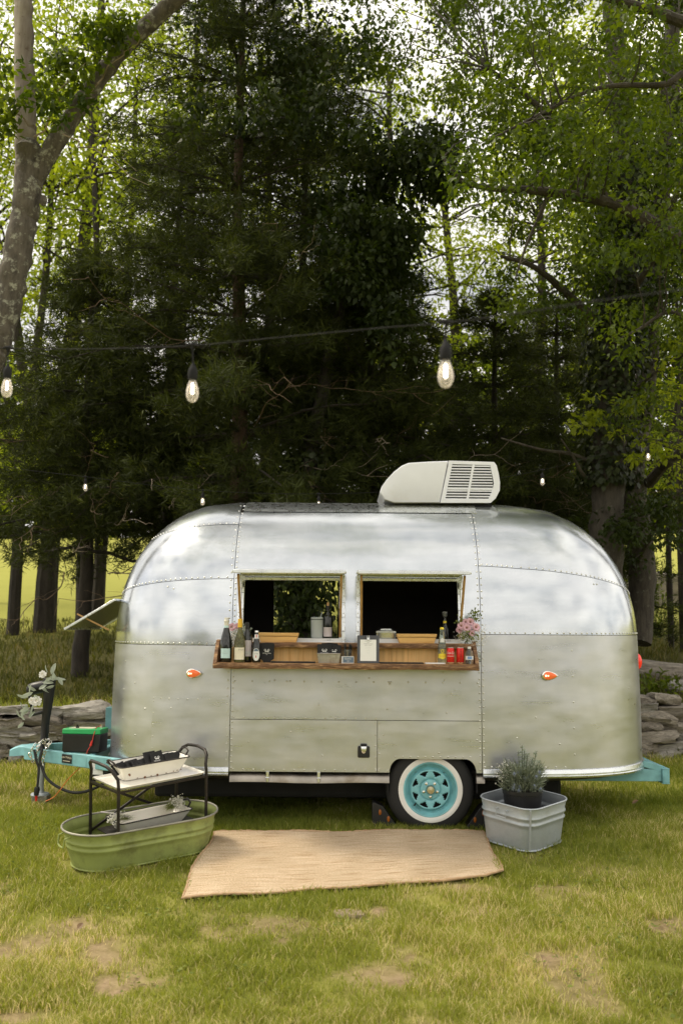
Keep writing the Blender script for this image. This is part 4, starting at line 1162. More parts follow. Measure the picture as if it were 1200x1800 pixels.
# mineral water bottle
TOPO = [(.028, 0), (.0315, .005), (.0320, .02), (.0315, .135), (.027, .165), (.019, .205), (.0145, .245), (.0135, .262)]
e = bottle('mineral_water_bottle', 'clear mineral water bottle with yellow label left of the red cans', on(776.5, 7.60, SHT), TOPO, 'glass_green_tint')
curved_patch(.0325, .035, .080, 1.1, 12, zfun=lambda u: (.035 + .012 * abs(u), .080 - .006 * abs(u))).build('label', 'label_yellow', e); round_text('lettering', 'Topo Chico', .0095, 'red_plastic', e, .0328, .058)
mb = MB(); mb.tube([(.010 * math.cos(t), -.0325, .096 + .012 * math.sin(t)) for t in [2 * math.pi * k / 14 for k in range(14)]], .0030, 5, closed=True); mb.build('label_ring', 'label_yellow', e)
curved_patch(.0275, .152, .195, .6, zfun=lambda u: (.152, .195 - .01 * abs(u))).build('neck_label', 'label_white', e)
mb = MB(); mb.lathe([(.0150, .258), (.0155, .268), (.0130, .274), (.001, .275)], n=16); mb.build('crown_cap', 'label_yellow', e)
# cans
CAN = [(.022, 0), (.0235, .002), (.0290, .010), (.0290, .108), (.0245, .118), (.0240, .1215)]
def can(px, label, kind):
    e = empty('drink_can', on(px, 7.575, SHT), 0, label, 'can', 'red cola cans on the shelf')
    mb = MB(); mb.lathe([(.0290 if r > .0285 else r, z) for r, z in CAN] + [(.0215, .1185), (.001, .1185)], n=24); mb.build('can_body', 'can_red', e, angle=50)
    mb = MB(); mb.tube([(.0240 * math.cos(t), .0240 * math.sin(t), .1215) for t in [2 * math.pi * k / 20 for k in range(20)]], .0016, 5, closed=True); mb.build('can_rim', 'can_rim', e)
    mb = MB(); mb.lathe([(.0226, .0012), (.0238, .0016), (.0293, .0100), (.0293, .014)], n=24, caps=False); mb.build('base_band', 'can_gold', e)
    mb = MB(); mb.box((0, -.004, .1205), (.012, .020, .0016)); mb.build('pull_tab', 'can_rim', e)
    if kind == 0: round_text('lettering', 'Coca-Cola', .027, 'print_white', e, .0294, .083, .62, shear=.25); curved_patch(.0293, .058, .0605, 1.3).build('stripe', 'print_white', e)
    else: round_text('lettering', 'Coca-Cola', .030, 'can_dark', e, .0294, .062, .80, vertical=True)
can(791.5, 'red cola can with white script lettering across it', 0)
can(808.5, 'red cola can with dark lettering running up its side', 1)
# small water bottle
PET = [(.024, 0), (.0295, .004), (.0305, .015), (.029, .03), (.0295, .07), (.029, .085), (.020, .105), (.012, .116), (.0115, .124)]
e = bottle('water_bottle', 'small clear plastic water bottle with blue and white label at the shelf end', on(824.5, 7.565, SHT), PET, 'pet')
curved_patch(.0302, .034, .062, 1.45).build('label', 'label_white', e); curved_patch(.0305, .038, .058, .6).build('label_field', 'label_royal', e); round_text('lettering', 'OZARKA', .0095, 'print_white', e, .0308, .048)
mb = MB(); mb.lathe([(.0130, .116), (.0130, .130), (.001, .131)], n=16); mb.build('bottle_cap', 'print_white', e)
# inside the windows, standing on the sills
SIL = WIN[0][2] + .040
ys = surf(-.3, WIN[0][2], 0).y + .03
p = at(557, 1120, ys); e = empty('tumbler', (p.x, ys, SIL), 0, 'pale grey insulated tumbler with straw on the left window sill', 'tumbler')
mb = MB(); mb.lathe([(.042, 0), (.046, .004), (.049, .14), (.049, .142)], n=24); mb.build('tumbler_body', 'tumbler', e)
mb = MB(); mb.lathe([(.0495, .143), (.0495, .148)], n=24); mb.build('seal_ring', 'black_plastic', e)
mb = MB(); mb.lathe([(.050, .148), (.050, .160), (.044, .164), (.001, .164)], n=24); mb.build('lid', 'tumbler', e); mb = MB(); mb.tube([(.022, 0, .15), (.040, 0, .205)], .004, 8); mb.build('straw', 'tumbler', e)
p = at(575, 1120, ys); e = bottle('wine_bottle', 'dark corked wine bottle beside the grey tumbler in the left window', (p.x + .003, ys + .005, SIL), [(r * .95, z * .86) for r, z in WINE], 'glass_dark')
curved_patch(.0385, .012, .085, 1.0).build('label', 'label_lilac', e); mb = MB(); mb.lathe([(.0150, .215), (.0145, .252)], n=16); mb.build('foil_cap', 'black_plastic', e)
mb = MB(); mb.lathe([(.0085, .250), (.0095, .258), (.010, .280), (.001, .281)], n=14); mb.build('cork', 'cork', e)
p = at(678, 1118, ys + .02); e = empty('steel_container', (p.x, ys + .02, SIL), 0, 'low steel lidded container on the right window sill behind the clipboard', 'container')
def rrect(w, d, z, r=.02, n=4):
    out = []
    for cx, cy, a0 in ((w / 2 - r, d / 2 - r, 0), (-w / 2 + r, d / 2 - r, 90), (-w / 2 + r, -d / 2 + r, 180), (w / 2 - r, -d / 2 + r, 270)):
        for k in range(n + 1):
            t = R(a0 + 90 * k / n); out.append(Vector((cx + r * math.cos(t), cy + r * math.sin(t), z)))
    return out
mb = MB(); mb.loft([rrect(.155, .075, 0), rrect(.165, .08, .045)]); mb.build('container_body', 'steel', e)
mb = MB(); mb.loft([rrect(.168, .082, .0455), rrect(.168, .082, .058), rrect(.12, .06, .068), rrect(.10, .05, .076)]); mb.build('lid', 'steel', e)
p = at(779, 1118, ys + .03); e = empty('liquor_bottle', (p.x + .012, ys + .03, SIL), 0, 'dark bottle with a small glass jigger on top in the right window', 'bottle')
mb = MB(); mb.lathe([(.03, 0), (.036, .006), (.036, .075), (.026, .10), (.013, .125), (.012, .15)], n=20); mb.build('bottle_body', 'glass_dark', e)
mb = MB(); mb.lathe([(.010, .15), (.011, .158), (.006, .166), (.010, .172), (.020, .176), (.023, .215), (.0215, .215), (.0185, .18), (.001, .178)], n=20, caps=False); mb.build('jigger', 'glass_clear', e)
mb = MB(); mb.lathe([(.0140, .118), (.0135, .142)], n=16, caps=False); mb.build('neck_band', 'label_yellow', e)
for w in WIN:
    flat_text('lettering', '---- HEHR ----' if w[0] < 0 else '-- HEHR --', .014, 'print_grey', shelf, (w[1] - .10, surf(w[1], w[2], 0).y - .0262, w[2] + .025))

# ------------------------------------------------------------------ flowers
def orient(n):
    n = np.asarray(n, float); n /= np.linalg.norm(n, axis=-1, keepdims=True) + 1e-9
    ref = np.where(np.abs(n[:, 2:3]) < .9, np.array([[0, 0, 1.0]]), np.array([[1.0, 0, 0]]))
    t = np.cross(n, ref); t /= np.linalg.norm(t, axis=1, keepdims=True) + 1e-9
    return n, t, np.cross(n, t)
def leaf_quads(P, axis, up, length, width, fold=.25, curl=.15):
    """P base (N,3), axis unit direction, up approx normal; returns verts (4N,3) and quads"""
    n = len(P)
    ax = axis / (np.linalg.norm(axis, axis=1, keepdims=True) + 1e-9)
    sd = np.cross(ax, up); sd /= np.linalg.norm(sd, axis=1, keepdims=True) + 1e-9
    nn = np.cross(sd, ax)
    L = np.asarray(length)[:, None]; Wd = np.asarray(width)[:, None]
    mid = P + ax * L * .45
    v = np.empty((n, 4, 3))
    v[:, 0] = P; v[:, 1] = mid + sd * Wd * .5 + nn * Wd * fold; v[:, 2] = P + ax * L - nn * L * curl; v[:, 3] = mid - sd * Wd * .5 + nn * Wd * fold
    q = np.arange(n * 4).reshape(n, 4)
    return v.reshape(-1, 3), q
def rdir(n, r=rng):
    v = r.normal(size=(n, 3)); return v / np.linalg.norm(v, axis=1, keepdims=True)
def bloom(name, parent, c, r, petal, npet=14, layers=2, eye='flower_eye', face=(0, -1, .35)):
    f = Vector(face).normalized(); t = f.orthogonal().normalized(); b = f.cross(t)
    mb = MB(); c = Vector(c)
    for ly_ in range(layers):
        for k in range(npet):
            a = 2 * math.pi * (k + .5 * ly_) / npet + random.uniform(-.1, .1); rr_ = r * (1 - .28 * ly_) * random.uniform(.9, 1.05)
            d_ = t * math.cos(a) + b * math.sin(a); s_ = f.cross(d_)
            lift = f * (r * (.12 + .25 * ly_))
            w_ = r * 2.6 / npet
            vs = [c + d_ * r * .12, c + d_ * rr_ * .6 + s_ * w_ + lift * .8, c + d_ * rr_ * .95 + s_ * w_ * .6 + lift, c + d_ * rr_ * .95 - s_ * w_ * .6 + lift, c + d_ * rr_ * .6 - s_ * w_ + lift * .8]
            mb.add(vs, [(0, 1, 2, 3, 4)])
    o = mb.build(name, petal, parent, smooth=False)
    m2 = MB(); m2.ball(c + f * r * .18, r * .22, 8, 5, (1, 1, 1)); m2.build('flower_centre', eye, o)
    return o
def fleck_cloud(name, parent, centers, sig, n, size, material, petals=True):
    C = np.asarray(centers)[rng.integers(0, len(centers), n)] + rng.normal(size=(n, 3)) * sig
    nn = rdir(n) + np.array([[0, -.6, .5]])
    nn, t, b = orient(nn)
    v, q = leaf_quads(C, t, nn, size * rng.uniform(.7, 1.3, n), size * rng.uniform(.7, 1.2, n), .1, .05)
    return stuff(np_mesh(name, v, q, material, parent, rng.uniform(0, 1, n)))
# bouquet at the left end, behind the bottles
e = empty('flower_bouquet', on(418, 7.72, SHT), 0, 'small bouquet of white baby\'s breath and pink bloom behind the wine bottles', 'flowers')
mb = MB(); mb.lathe([(.030, 0), (.034, .08), (.030, .11), (.034, .12)], n=18); mb.build('vase', 'glass_clear', e)
fleck_cloud('white_sprays', e, [(-.03, -.03, .19), (-.05, -.02, .16), (.0, -.03, .15), (-.02, -.03, .23)], .030, 330, .010, 'fleck_white')
fleck_cloud('foliage', e, [(.06, -.02, .25), (.07, -.02, .22), (.02, -.01, .2), (.05, -.02, .19)], .024, 150, .020, 'leaf_sage')
bloom('bloom', e, (-.045, -.04, .262), .036, 'petal_pink'); bloom('bloom', e, (.0, -.035, .270), .030, 'petal_pink', face=(.4, -1, .5))
# bouquet at the right end on the ledge
bx = on(822, 7.735, LHT)
e = empty('flower_bouquet', bx, 0, 'bouquet of pink daisies and baby\'s breath at the right end of the ledge', 'flowers')
mb = MB(); mb.lathe([(.026, 0), (.030, .05), (.026, .075), (.030, .08)], n=18); mb.build('vase', 'glass_clear', e)
for x, y, z, r_ in ((-.055, -.05, .135, .036), (-.015, -.06, .120, .036), (.015, -.03, .165, .038), (.055, -.05, .125, .040), (.022, -.06, .080, .028), (-.065, -.02, .105, .030), (-.02, -.03, .165, .03)):
    bloom('bloom', e, (x, y, z), r_, 'petal_pink', 16, face=(x * 5, -1, .4))
fleck_cloud('white_sprays', e, [(.09, -.04, .07), (.11, -.03, .04), (.08, -.05, .02), (.10, -.05, .10), (-.02, -.06, .04), (-.06, -.05, .05), (.03, -.06, .03)], .024, 460, .008, 'fleck_white')
fleck_cloud('foliage', e, [(0, -.05, .06), (.04, -.04, .06), (-.04, -.04, .05), (.052, -.02, .20), (.058, -.02, .235), (-.06, -.02, .17)], .020, 240, .018, 'leaf_green')
mb = MB(); mb.tube([(.03, -.01, .06), (.05, -.02, .19), (.06, -.02, .25)], .002, 5); mb.build('stem', 'leaf_green', e)

# ------------------------------------------------------------------ tongue: battery, charger, chain, cable, garland
bz0 = tz + .053
p = at(149, 1322, 8.55)
e = empty('battery', (p.x, 8.55, bz0), R(-8), 'black box battery with bright green lid on the trailer tongue', 'battery')
mb = MB(); mb.box((0, 0, .075), (.325, .18, .15), None, 1.02); mb.build('battery_case', 'black_plastic', e, bevel=.008)
mb = MB(); mb.box((0, 0, .171), (.338, .19, .042), None, .98); mb.build('battery_lid', 'green_plastic', e, bevel=.006)
mb = MB(); mb.box((-.02, .0, .1935), (.21, .11, .003)); mb.build('lid_label', 'cream_label', e)
for x in (-.06, .13):
    mb = MB(); mb.lathe([(.014, .192), (.014, .206), (.009, .208), (.009, .222)], (x, -.03 if x < 0 else .02, 0), 10); mb.build('terminal', 'chrome' if x > 0 else 'black_metal', e)
mb = MB(); mb.tube([(.13, .02, .215), (.125, -.08, .205), (.115, -.105, .15), (.105, -.11, .09)], .0035, 6); mb.build('battery_wire', 'wire_red', e)
mb = MB(); mb.tube([(.105, -.11, .10), (.095, -.112, .06)], [.008, .011], 8); mb.build('fuse_holder', 'red_plastic', e)
mb = MB(); mb.tube([(.095, -.112, .06), (.07, -.115, .02), (.055, -.12, -.05), (.05, -.12, -.10)], .0035, 6); mb.build('battery_wire', 'wire_red', e)
p = at(176, 1350, 8.30); e = empty('charger_box', (p.x + .02, 8.30, p.z - .07), R(-12), 'small black charger box with a white sticker below the battery', 'charger')
mb = MB(); mb.box((0, 0, .07), (.15, .10, .135)); mb.build('charger_case', 'black_plastic', e, bevel=.006)
mb = MB(); mb.box((-.02, -.051, .072), (.095, .002, .10)); lb = mb.build('sticker', 'paper', e)
for z in (.105, .092, .079, .066, .053): 
    mb = MB(); mb.box((-.027, -.0525, z), (.055, .001, .004)); mb.build('lettering', 'print_pale', lb)
mb = MB(); mb.bar((.06, .02, .06), (.20, .10, .05), .03); mb.build('mounting_arm', 'black_metal', e)
# safety chain heaped over the rail
ch = wempty('safety_chain', at(70, 1315, 8.62), 'bright steel safety chain looped over the tongue by the jack', 'chain')
lk = MB(); lk.tube([Vector((.017 * math.copysign(1, math.cos(t)) * (.5 if abs(math.cos(t)) > .2 else .5) + .012 * math.cos(t), .0115 * math.sin(t), 0)) for t in [2 * math.pi * k / 14 for k in range(14)]], .0042, 6, closed=True)
link0 = None
cps = [(84, 1300, 8.66), (78, 1302, 8.62), (70, 1305, 8.60), (62, 1310, 8.60), (56, 1318, 8.59), (53, 1328, 8.60), (58, 1338, 8.60), (64, 1334, 8.58), (65, 1322, 8.57), (68, 1311, 8.57), (76, 1305, 8.60), (83, 1310, 8.62), (88, 1306, 8.64), (80, 1318, 8.58), (76, 1330, 8.57), (74, 1344, 8.58), (77, 1352, 8.58), (82, 1344, 8.58)]
pts = [at(*c) for c in cps]; dense = []
for a, b in zip(pts[:-1], pts[1:]):
    n = max(1, int((b - a).length / .026))
    for k in range(n): dense.append(a + (b - a) * k / n)
for k, p in enumerate(dense[:-1]):
    d_ = (dense[k + 1] - p).normalized(); m_ = d_.to_track_quat('X', 'Z').to_matrix() @ Matrix.Rotation(k * math.pi / 2 + random.uniform(-.4, .4), 3, 'X')
    if link0 is None:
        link0 = lk.build('chain_link', 'chrome', ch); o = link0
    else: o = link0.copy(); col.objects.link(o)
    o.matrix_parent_inverse = Matrix(); o.location = p - Vector(ch.location); o.rotation_euler = m_.to_euler()
# plug cable
cb = wempty('plug_cable', at(75, 1380, 8.55), 'black trailer plug cable drooping from the tongue to the ground', 'cable')
def cable(pxs, r, name, m, parent, sides=8):
    P_ = [at(*c) for c in pxs]; out = []
    for i in range(len(P_) - 1):
        p0, p1, p2, p3 = P_[max(i - 1, 0)], P_[i], P_[i + 1], P_[min(i + 2, len(P_) - 1)]
        for k in range(6):
            t = k / 6; out.append(.5 * ((2 * p1) + (p2 - p0) * t + (2 * p0 - 5 * p1 + 4 * p2 - p3) * t * t + (3 * p1 - p0 - 3 * p2 + p3) * t ** 3))
    out.append(P_[-1]); mb = MB(); mb.tube(out, r, sides); return mb.build(name, m, parent)
cable([(75, 1315, 8.56), (70, 1335, 8.54), (74, 1350, 8.54), (82, 1368, 8.52), (100, 1383, 8.50), (125, 1393, 8.48), (150, 1392, 8.46), (178, 1380, 8.44), (200, 1362, 8.5)], .012, 'cord', 'cable_black', cb)
cable([(60, 1318, 8.55), (64, 1338, 8.54), (68, 1350, 8.54), (67, 1370, 8.53), (65, 1388, 8.53)], .011, 'cord', 'cable_black', cb)
pl = at(65, 1388, 8.53); mb = MB(); mb.tube([pl + Vector((0, 0, .02)), pl, pl + Vector((-.004, 0, -.05))], [.02, .024, .02], 10); mb.build('plug', 'black_plastic', cb)
mb = MB(); mb.tube([pl + Vector((-.004, 0, -.05)), pl + Vector((-.003, 0, -.095))], [.012, .009], 8); mb.build('plug_tip', 'red_plastic', cb)
ob = cable([(152, 1338, 8.50), (140, 1350, 8.46), (120, 1370, 8.44), (105, 1390, 8.42), (94, 1402, 8.42), (80, 1409, 8.42)], .0035, 'trailing_wire', 'wire_orange', None, 6)
tag(ob, 'thin orange wire trailing from the tongue to the grass', 'wire')
# garland on the jack
ga = wempty('flower_garland', at(68, 1235, 8.62), 'garland of sage leaves and white blooms tied round the jack', 'garland')
lf = None
gp = [(94, 1182), (98, 1187), (90, 1186), (102, 1190), (84, 1182), (86, 1192), (80, 1196), (77, 1204), (72, 1210), (68, 1212), (64, 1214), (74, 1200), (52, 1219), (58, 1217), (50, 1226), (60, 1222), (48, 1240), (44, 1246), (52, 1244), (40, 1252), (46, 1256), (38, 1262), (44, 1266), (50, 1262), (54, 1256), (42, 1270), (96, 1205), (99, 1195)]
leafm = MB()
lv = [(0, 0, 0), (.022, .016, .006), (.05, .019, .008), (.078, .012, .004), (.095, 0, -.004), (.078, -.012, .004), (.05, -.019, .008), (.022, -.016, .006), (.05, 0, 0)]
leafm.add([Vector(v) for v in lv], [(0, 1, 8), (1, 2, 8), (2, 3, 8), (3, 4, 8), (4, 5, 8), (5, 6, 8), (6, 7, 8), (7, 0, 8)])
for k, (x, y) in enumerate(gp):
    if lf is None: lf = leafm.build('leaf', 'leaf_sage', ga); o = lf; at_ = lf.data.attributes.new('tint', 'FLOAT', 'FACE'); at_.data.foreach_set('value', np.full(8, .7, np.float32))
    else: o = lf.copy(); col.objects.link(o)
    o.matrix_parent_inverse = Matrix(); o.location = at(x, y, 8.60 + .02 * (k % 3)) - Vector(ga.location)
    o.rotation_euler = (R(70 + random.uniform(-30, 30)), random.uniform(-3.1, 3.1), random.uniform(-.7, .7)); s_ = random.uniform(.65, 1.1); o.scale = (s_, s_, s_)
for x, y, r_ in ((75, 1186, .036), (65, 1233, .048), (56, 1232, .034)):
    bloom('bloom', ga, at(x, y, 8.58), r_, 'petal_white', 9, 3, 'cream_label')

# ------------------------------------------------------------------ things in front of the trailer
SLOPE = math.atan(.12)
def on_slope(name, c, rz, label, cat, lift=0.0):
    e = empty(name, (c[0], c[1], float(terrain(c[0], c[1])) + lift), 0, label, cat)
    e.rotation_euler = (Matrix.Rotation(SLOPE * .9, 3, 'X') @ Matrix.Rotation(rz, 3, 'Z')).to_euler()
    return e
# jute rug
RUG = [gnd(372, 1470), gnd(851, 1457), gnd(880, 1548), gnd(320, 1588)]
RUG[1] = Vector((RUG[1].x - .01, min(RUG[1].y, 7.79), 0))
def rug_uv(u, v):
    a = RUG[0] * (1 - u) + RUG[1] * u; b = RUG[3] * (1 - u) + RUG[2] * u
    p = a * (1 - v) + b * v
    x = p.x + .018 * math.sin(5 * v + 1) * (1 - 2 * u) + .012 * math.sin(9 * v); y = p.y + .012 * math.sin(6.5 * u + .6) * (1 - v) + .005 * math.sin(8 * u) * v
    return x, y
def rug():
    nu, nv = 90, 56; V_, F_ = [], []
    for j in range(nv + 1):
        for i in range(nu + 1):
            u, v = i / nu, j / nv; x, y = rug_uv(u, v)
            z = float(terrain(x, y)) + .030 + .007 * math.sin(11 * u + 4 * v) * math.sin(5 * v + 2 * u) + .003 * math.sin(23 * u + 5 * v)
            if u > .94 and v > .9: z += .03 * (u - .94) / .06 * (v - .9) / .1
            V_.append((x, y, z))
    for j in range(nv):
        for i in range(nu):
            k = j * (nu + 1) + i; F_.append((k, k + nu + 1, k + nu + 2, k + 1))
    mb = MB(); mb.add(V_, F_); o = mb.build('jute_rug', None, None); o.data.materials.append(rug_material())
    so = o.modifiers.new('thick', 'SOLIDIFY'); so.thickness = .012
    uv = o.data.uv_layers.new(name='weave')
    for lp in o.data.loops:
        j, i = divmod(lp.vertex_index, nu + 1); uv.data[lp.index].uv = (i / nu * 2.05, j / nv * 1.2)
    bd = [(i, 0) for i in range(nu)] + [(nu, j) for j in range(nv)] + [(i, nv) for i in range(nu, 0, -1)] + [(0, j) for j in range(nv, 0, -1)]
    eb = MB(); eb.tube([Vector(V_[j * (nu + 1) + i]) + Vector((random.uniform(-.003, .003), random.uniform(-.003, .003), -.004 + random.uniform(-.002, .003))) for i, j in bd], [.008 + random.uniform(-.0015, .002) for _ in bd], 6, closed=True)
    eb.build('bound_edge', 'jute', o)
    tag(o, 'natural braided jute rug laid on the grass in front of the trailer', 'rug')
def rug_material():
    m, n, l, p = nmat('jute_weave')
    tc = n.new('ShaderNodeTexCoord')
    mp = n.new('ShaderNodeMapping'); mp.inputs['Scale'].default_value = (2.2, 75, 1); l.new(tc.outputs['UV'], mp.inputs['Vector'])
    n1 = n.new('ShaderNodeTexNoise'); n1.inputs['Scale'].default_value = 1.6; n1.inputs['Detail'].default_value = 8; n1.inputs['Roughness'].default_value = .7; l.new(mp.outputs['Vector'], n1.inputs['Vector'])
    cr = n.new('ShaderNodeValToRGB'); e0, e1 = cr.color_ramp.elements
    e0.position = .39; e0.color = (.43, .27, .145, 1); e1.position = .60; e1.color = (.77, .63, .46, 1); e2 = cr.color_ramp.elements.new(.46); e2.color = (.69, .53, .36, 1)
    l.new(n1.outputs['Fac'], cr.inputs['Fac'])
    n4 = n.new('ShaderNodeTexNoise'); n4.inputs['Scale'].default_value = 2.5; n4.inputs['Detail'].default_value = 6; l.new(tc.outputs['UV'], n4.inputs['Vector'])
    mp2 = n.new('ShaderNodeMapping'); mp2.inputs['Scale'].default_value = (1, 1, 1); l.new(tc.outputs['UV'], mp2.inputs['Vector'])
    w = n.new('ShaderNodeTexWave'); w.wave_type = 'BANDS'; w.bands_direction = 'Y'; w.inputs['Scale'].default_value = 22; w.inputs['Distortion'].default_value = .25; w.inputs['Detail'].default_value = 2; w.inputs['Detail Scale'].default_value = 3
    l.new(mp2.outputs['Vector'], w.inputs['Vector'])
    mp3 = n.new('ShaderNodeMapping'); mp3.inputs['Scale'].default_value = (1, 2.2, 1); l.new(tc.outputs['UV'], mp3.inputs['Vector'])
    n3 = n.new('ShaderNodeTexNoise'); n3.inputs['Scale'].default_value = 90; n3.inputs['Detail'].default_value = 3; l.new(mp3.outputs['Vector'], n3.inputs['Vector'])
    mu = n.new('ShaderNodeMixRGB'); mu.blend_type = 'MULTIPLY'; mu.inputs['Fac'].default_value = .75
    cr3 = n.new('ShaderNodeValToRGB'); cr3.color_ramp.elements[0].position = .3; cr3.color_ramp.elements[0].color = (.55, .5, .45, 1); cr3.color_ramp.elements[1].position = .6; cr3.color_ramp.elements[1].color = (1.08, 1.08, 1.08, 1)
    l.new(n3.outputs['Fac'], cr3.inputs['Fac']); l.new(cr.outputs['Color'], mu.inputs['Color1']); l.new(cr3.outputs['Color'], mu.inputs['Color2'])
    mu2 = n.new('ShaderNodeMixRGB'); mu2.blend_type = 'MULTIPLY'; mu2.inputs['Fac'].default_value = .6
    cr4 = n.new('ShaderNodeValToRGB'); cr4.color_ramp.elements[0].position = .3; cr4.color_ramp.elements[0].color = (.72, .70, .64, 1); cr4.color_ramp.elements[1].position = .6; cr4.color_ramp.elements[1].color = (1, 1, 1, 1)
    l.new(n4.outputs['Fac'], cr4.inputs['Fac']); l.new(mu.outputs['Color'], mu2.inputs['Color1']); l.new(cr4.outputs['Color'], mu2.inputs['Color2'])
    l.new(mu2.outputs['Color'], p.inputs['Base Color']); p.inputs['Roughness'].default_value = .95; p.inputs['Specular IOR Level'].default_value = .1
    ad = n.new('ShaderNodeMath'); ad.operation = 'MULTIPLY_ADD'; ad.inputs[1].default_value = .5; l.new(w.outputs['Fac'], ad.inputs[0]); l.new(n3.outputs['Fac'], ad.inputs[2])
    b = n.new('ShaderNodeBump'); b.inputs['Distance'].default_value = .008; b.inputs['Strength'].default_value = 1; l.new(ad.outputs[0], b.inputs['Height']); l.new(b.outputs['Normal'], p.inputs['Normal'])
    return m
rug()

# oval green tub
def stadium(L, Wd, z, n=14):
    r = Wd / 2; h = L / 2 - r; out = []
    for k in range(n + 1):
        t = -math.pi / 2 + math.pi * k / n; out.append(Vector((h + r * math.cos(t), r * math.sin(t), z)))
    for k in range(n + 1):
        t = math.pi / 2 + math.pi * k / n; out.append(Vector((-h + r * math.cos(t), r * math.sin(t), z)))
    return out
TUBC = (-1.385, 7.225); TUBA = R(34)
tub = on_slope('oval_tub', TUBC, TUBA, 'oval green painted metal tub standing on the grass left of the rug', 'tub', .012)
TL, TW, THT = 1.12, .51, .258
prof = [(0, -.10, -.14), (.006, -.098, -.138), (.10, -.062, -.085), (.128, -.050, -.068), (.136, -.034, -.054), (.146, -.034, -.054), (.154, -.046, -.062), (.168, -.042, -.058), (.176, -.024, -.042), (.186, -.024, -.042), (.194, -.036, -.052), (.23, -.016, -.03), (THT, 0, 0)]
mb = MB(); outer = [stadium(TL + b * 1.0, TW + a, z) for z, a, b in prof]
inner = [stadium(TL + b - .008, TW + a - .008, z) for z, a, b in prof[::-1][:-1]] + [stadium(TL - .16, TW - .12, .012)]
mb.loft(outer + inner); mb.build('tub_body', 'green_paint', tub, angle=60)
mb = MB(); mb.tube(stadium(TL, TW, THT), .0075, 8, closed=True); mb.build('rolled_rim', 'tub_rim', tub)
mb = MB(); mb.tube(stadium(TL - .135, TW - .092, .004), .006, 6, closed=True); mb.build('base_bead', 'green_paint', tub)
mb = MB(); mb.tube([(-TL / 2 + .03, -.06, .225), (-TL / 2 - .012, -.06, .215), (-TL / 2 - .02, -.055, .16), (-TL / 2 - .018, .02, .15), (-TL / 2 - .018, .055, .16), (-TL / 2 - .012, .06, .215), (-TL / 2 + .03, .06, .225)], .006, 8); mb.build('drop_handle', 'green_paint', tub)

# tray stand in the tub
CTC = (-1.352, 7.305); CTA = R(41)
stand = on_slope('tray_stand', CTC, CTA, 'black steel tray stand with hooped handles standing inside the green tub', 'stand', .03)
SLn, SWd, SH_ = .70, .40, .505
fr = MB()
for sx in (-1, 1):
    x = sx * SLn / 2; o_ = sx * .055
    pts = [(x, -SWd / 2, .0), (x, -SWd / 2, SH_ + .02), (x, -SWd / 2 + .01, SH_ + .07), (x + o_ * .5, -SWd / 2 + .04, SH_ + .125), (x + o_ * .8, -SWd / 2 + .09, SH_ + .150), (x + o_, 0, SH_ + .158), (x + o_ * .8, SWd / 2 - .09, SH_ + .150), (x + o_ * .5, SWd / 2 - .04, SH_ + .125), (x, SWd / 2 - .01, SH_ + .07), (x, SWd / 2, SH_ + .02), (x, SWd / 2, .0)]
    mb = MB(); mb.tube(pts, .0115, 10); mb.build('hoop_leg', 'black_metal', stand)
for sy in (-1, 1):
    mb = MB(); mb.bar((-SLn / 2, sy * SWd / 2, SH_ - .016), (SLn / 2, sy * SWd / 2, SH_ - .016), .014, .014); mb.build('side_rail', 'black_metal', stand)
for sx in (-1, 1):
    mb = MB(); mb.bar((sx * SLn / 2, -SWd / 2, SH_ - .017), (sx * SLn / 2, SWd / 2, SH_ - .017), .014, .014); mb.build('end_rail', 'black_metal', stand)
for a, b in (((-SLn / 2, SWd / 2 - .003, .14), (SLn / 2, SWd / 2 - .003, SH_ - .03)), ((-SLn / 2, SWd / 2 + .003, SH_ - .03), (SLn / 2, SWd / 2 + .003, .14))):
    mb = MB(); mb.bar(a, b, .012, .018); mb.build('cross_brace', 'black_metal', stand)
mb = MB(); mb.loft([rrect(SLn - .03, SWd - .03, SH_ - .006), rrect(SLn - .005, SWd - .005, SH_ + .012), rrect(SLn - .013, SWd - .013, SH_ + .012), rrect(SLn - .036, SWd - .036, SH_ - .001)]); mb.build('top_tray', 'enamel', stand, bevel=.001)
mb = MB(); mb.loft([rrect(SLn - .05, SWd - .08, .155), rrect(SLn - .05, SWd - .08, .160)]); mb.build('lower_shelf', 'black_metal', stand)
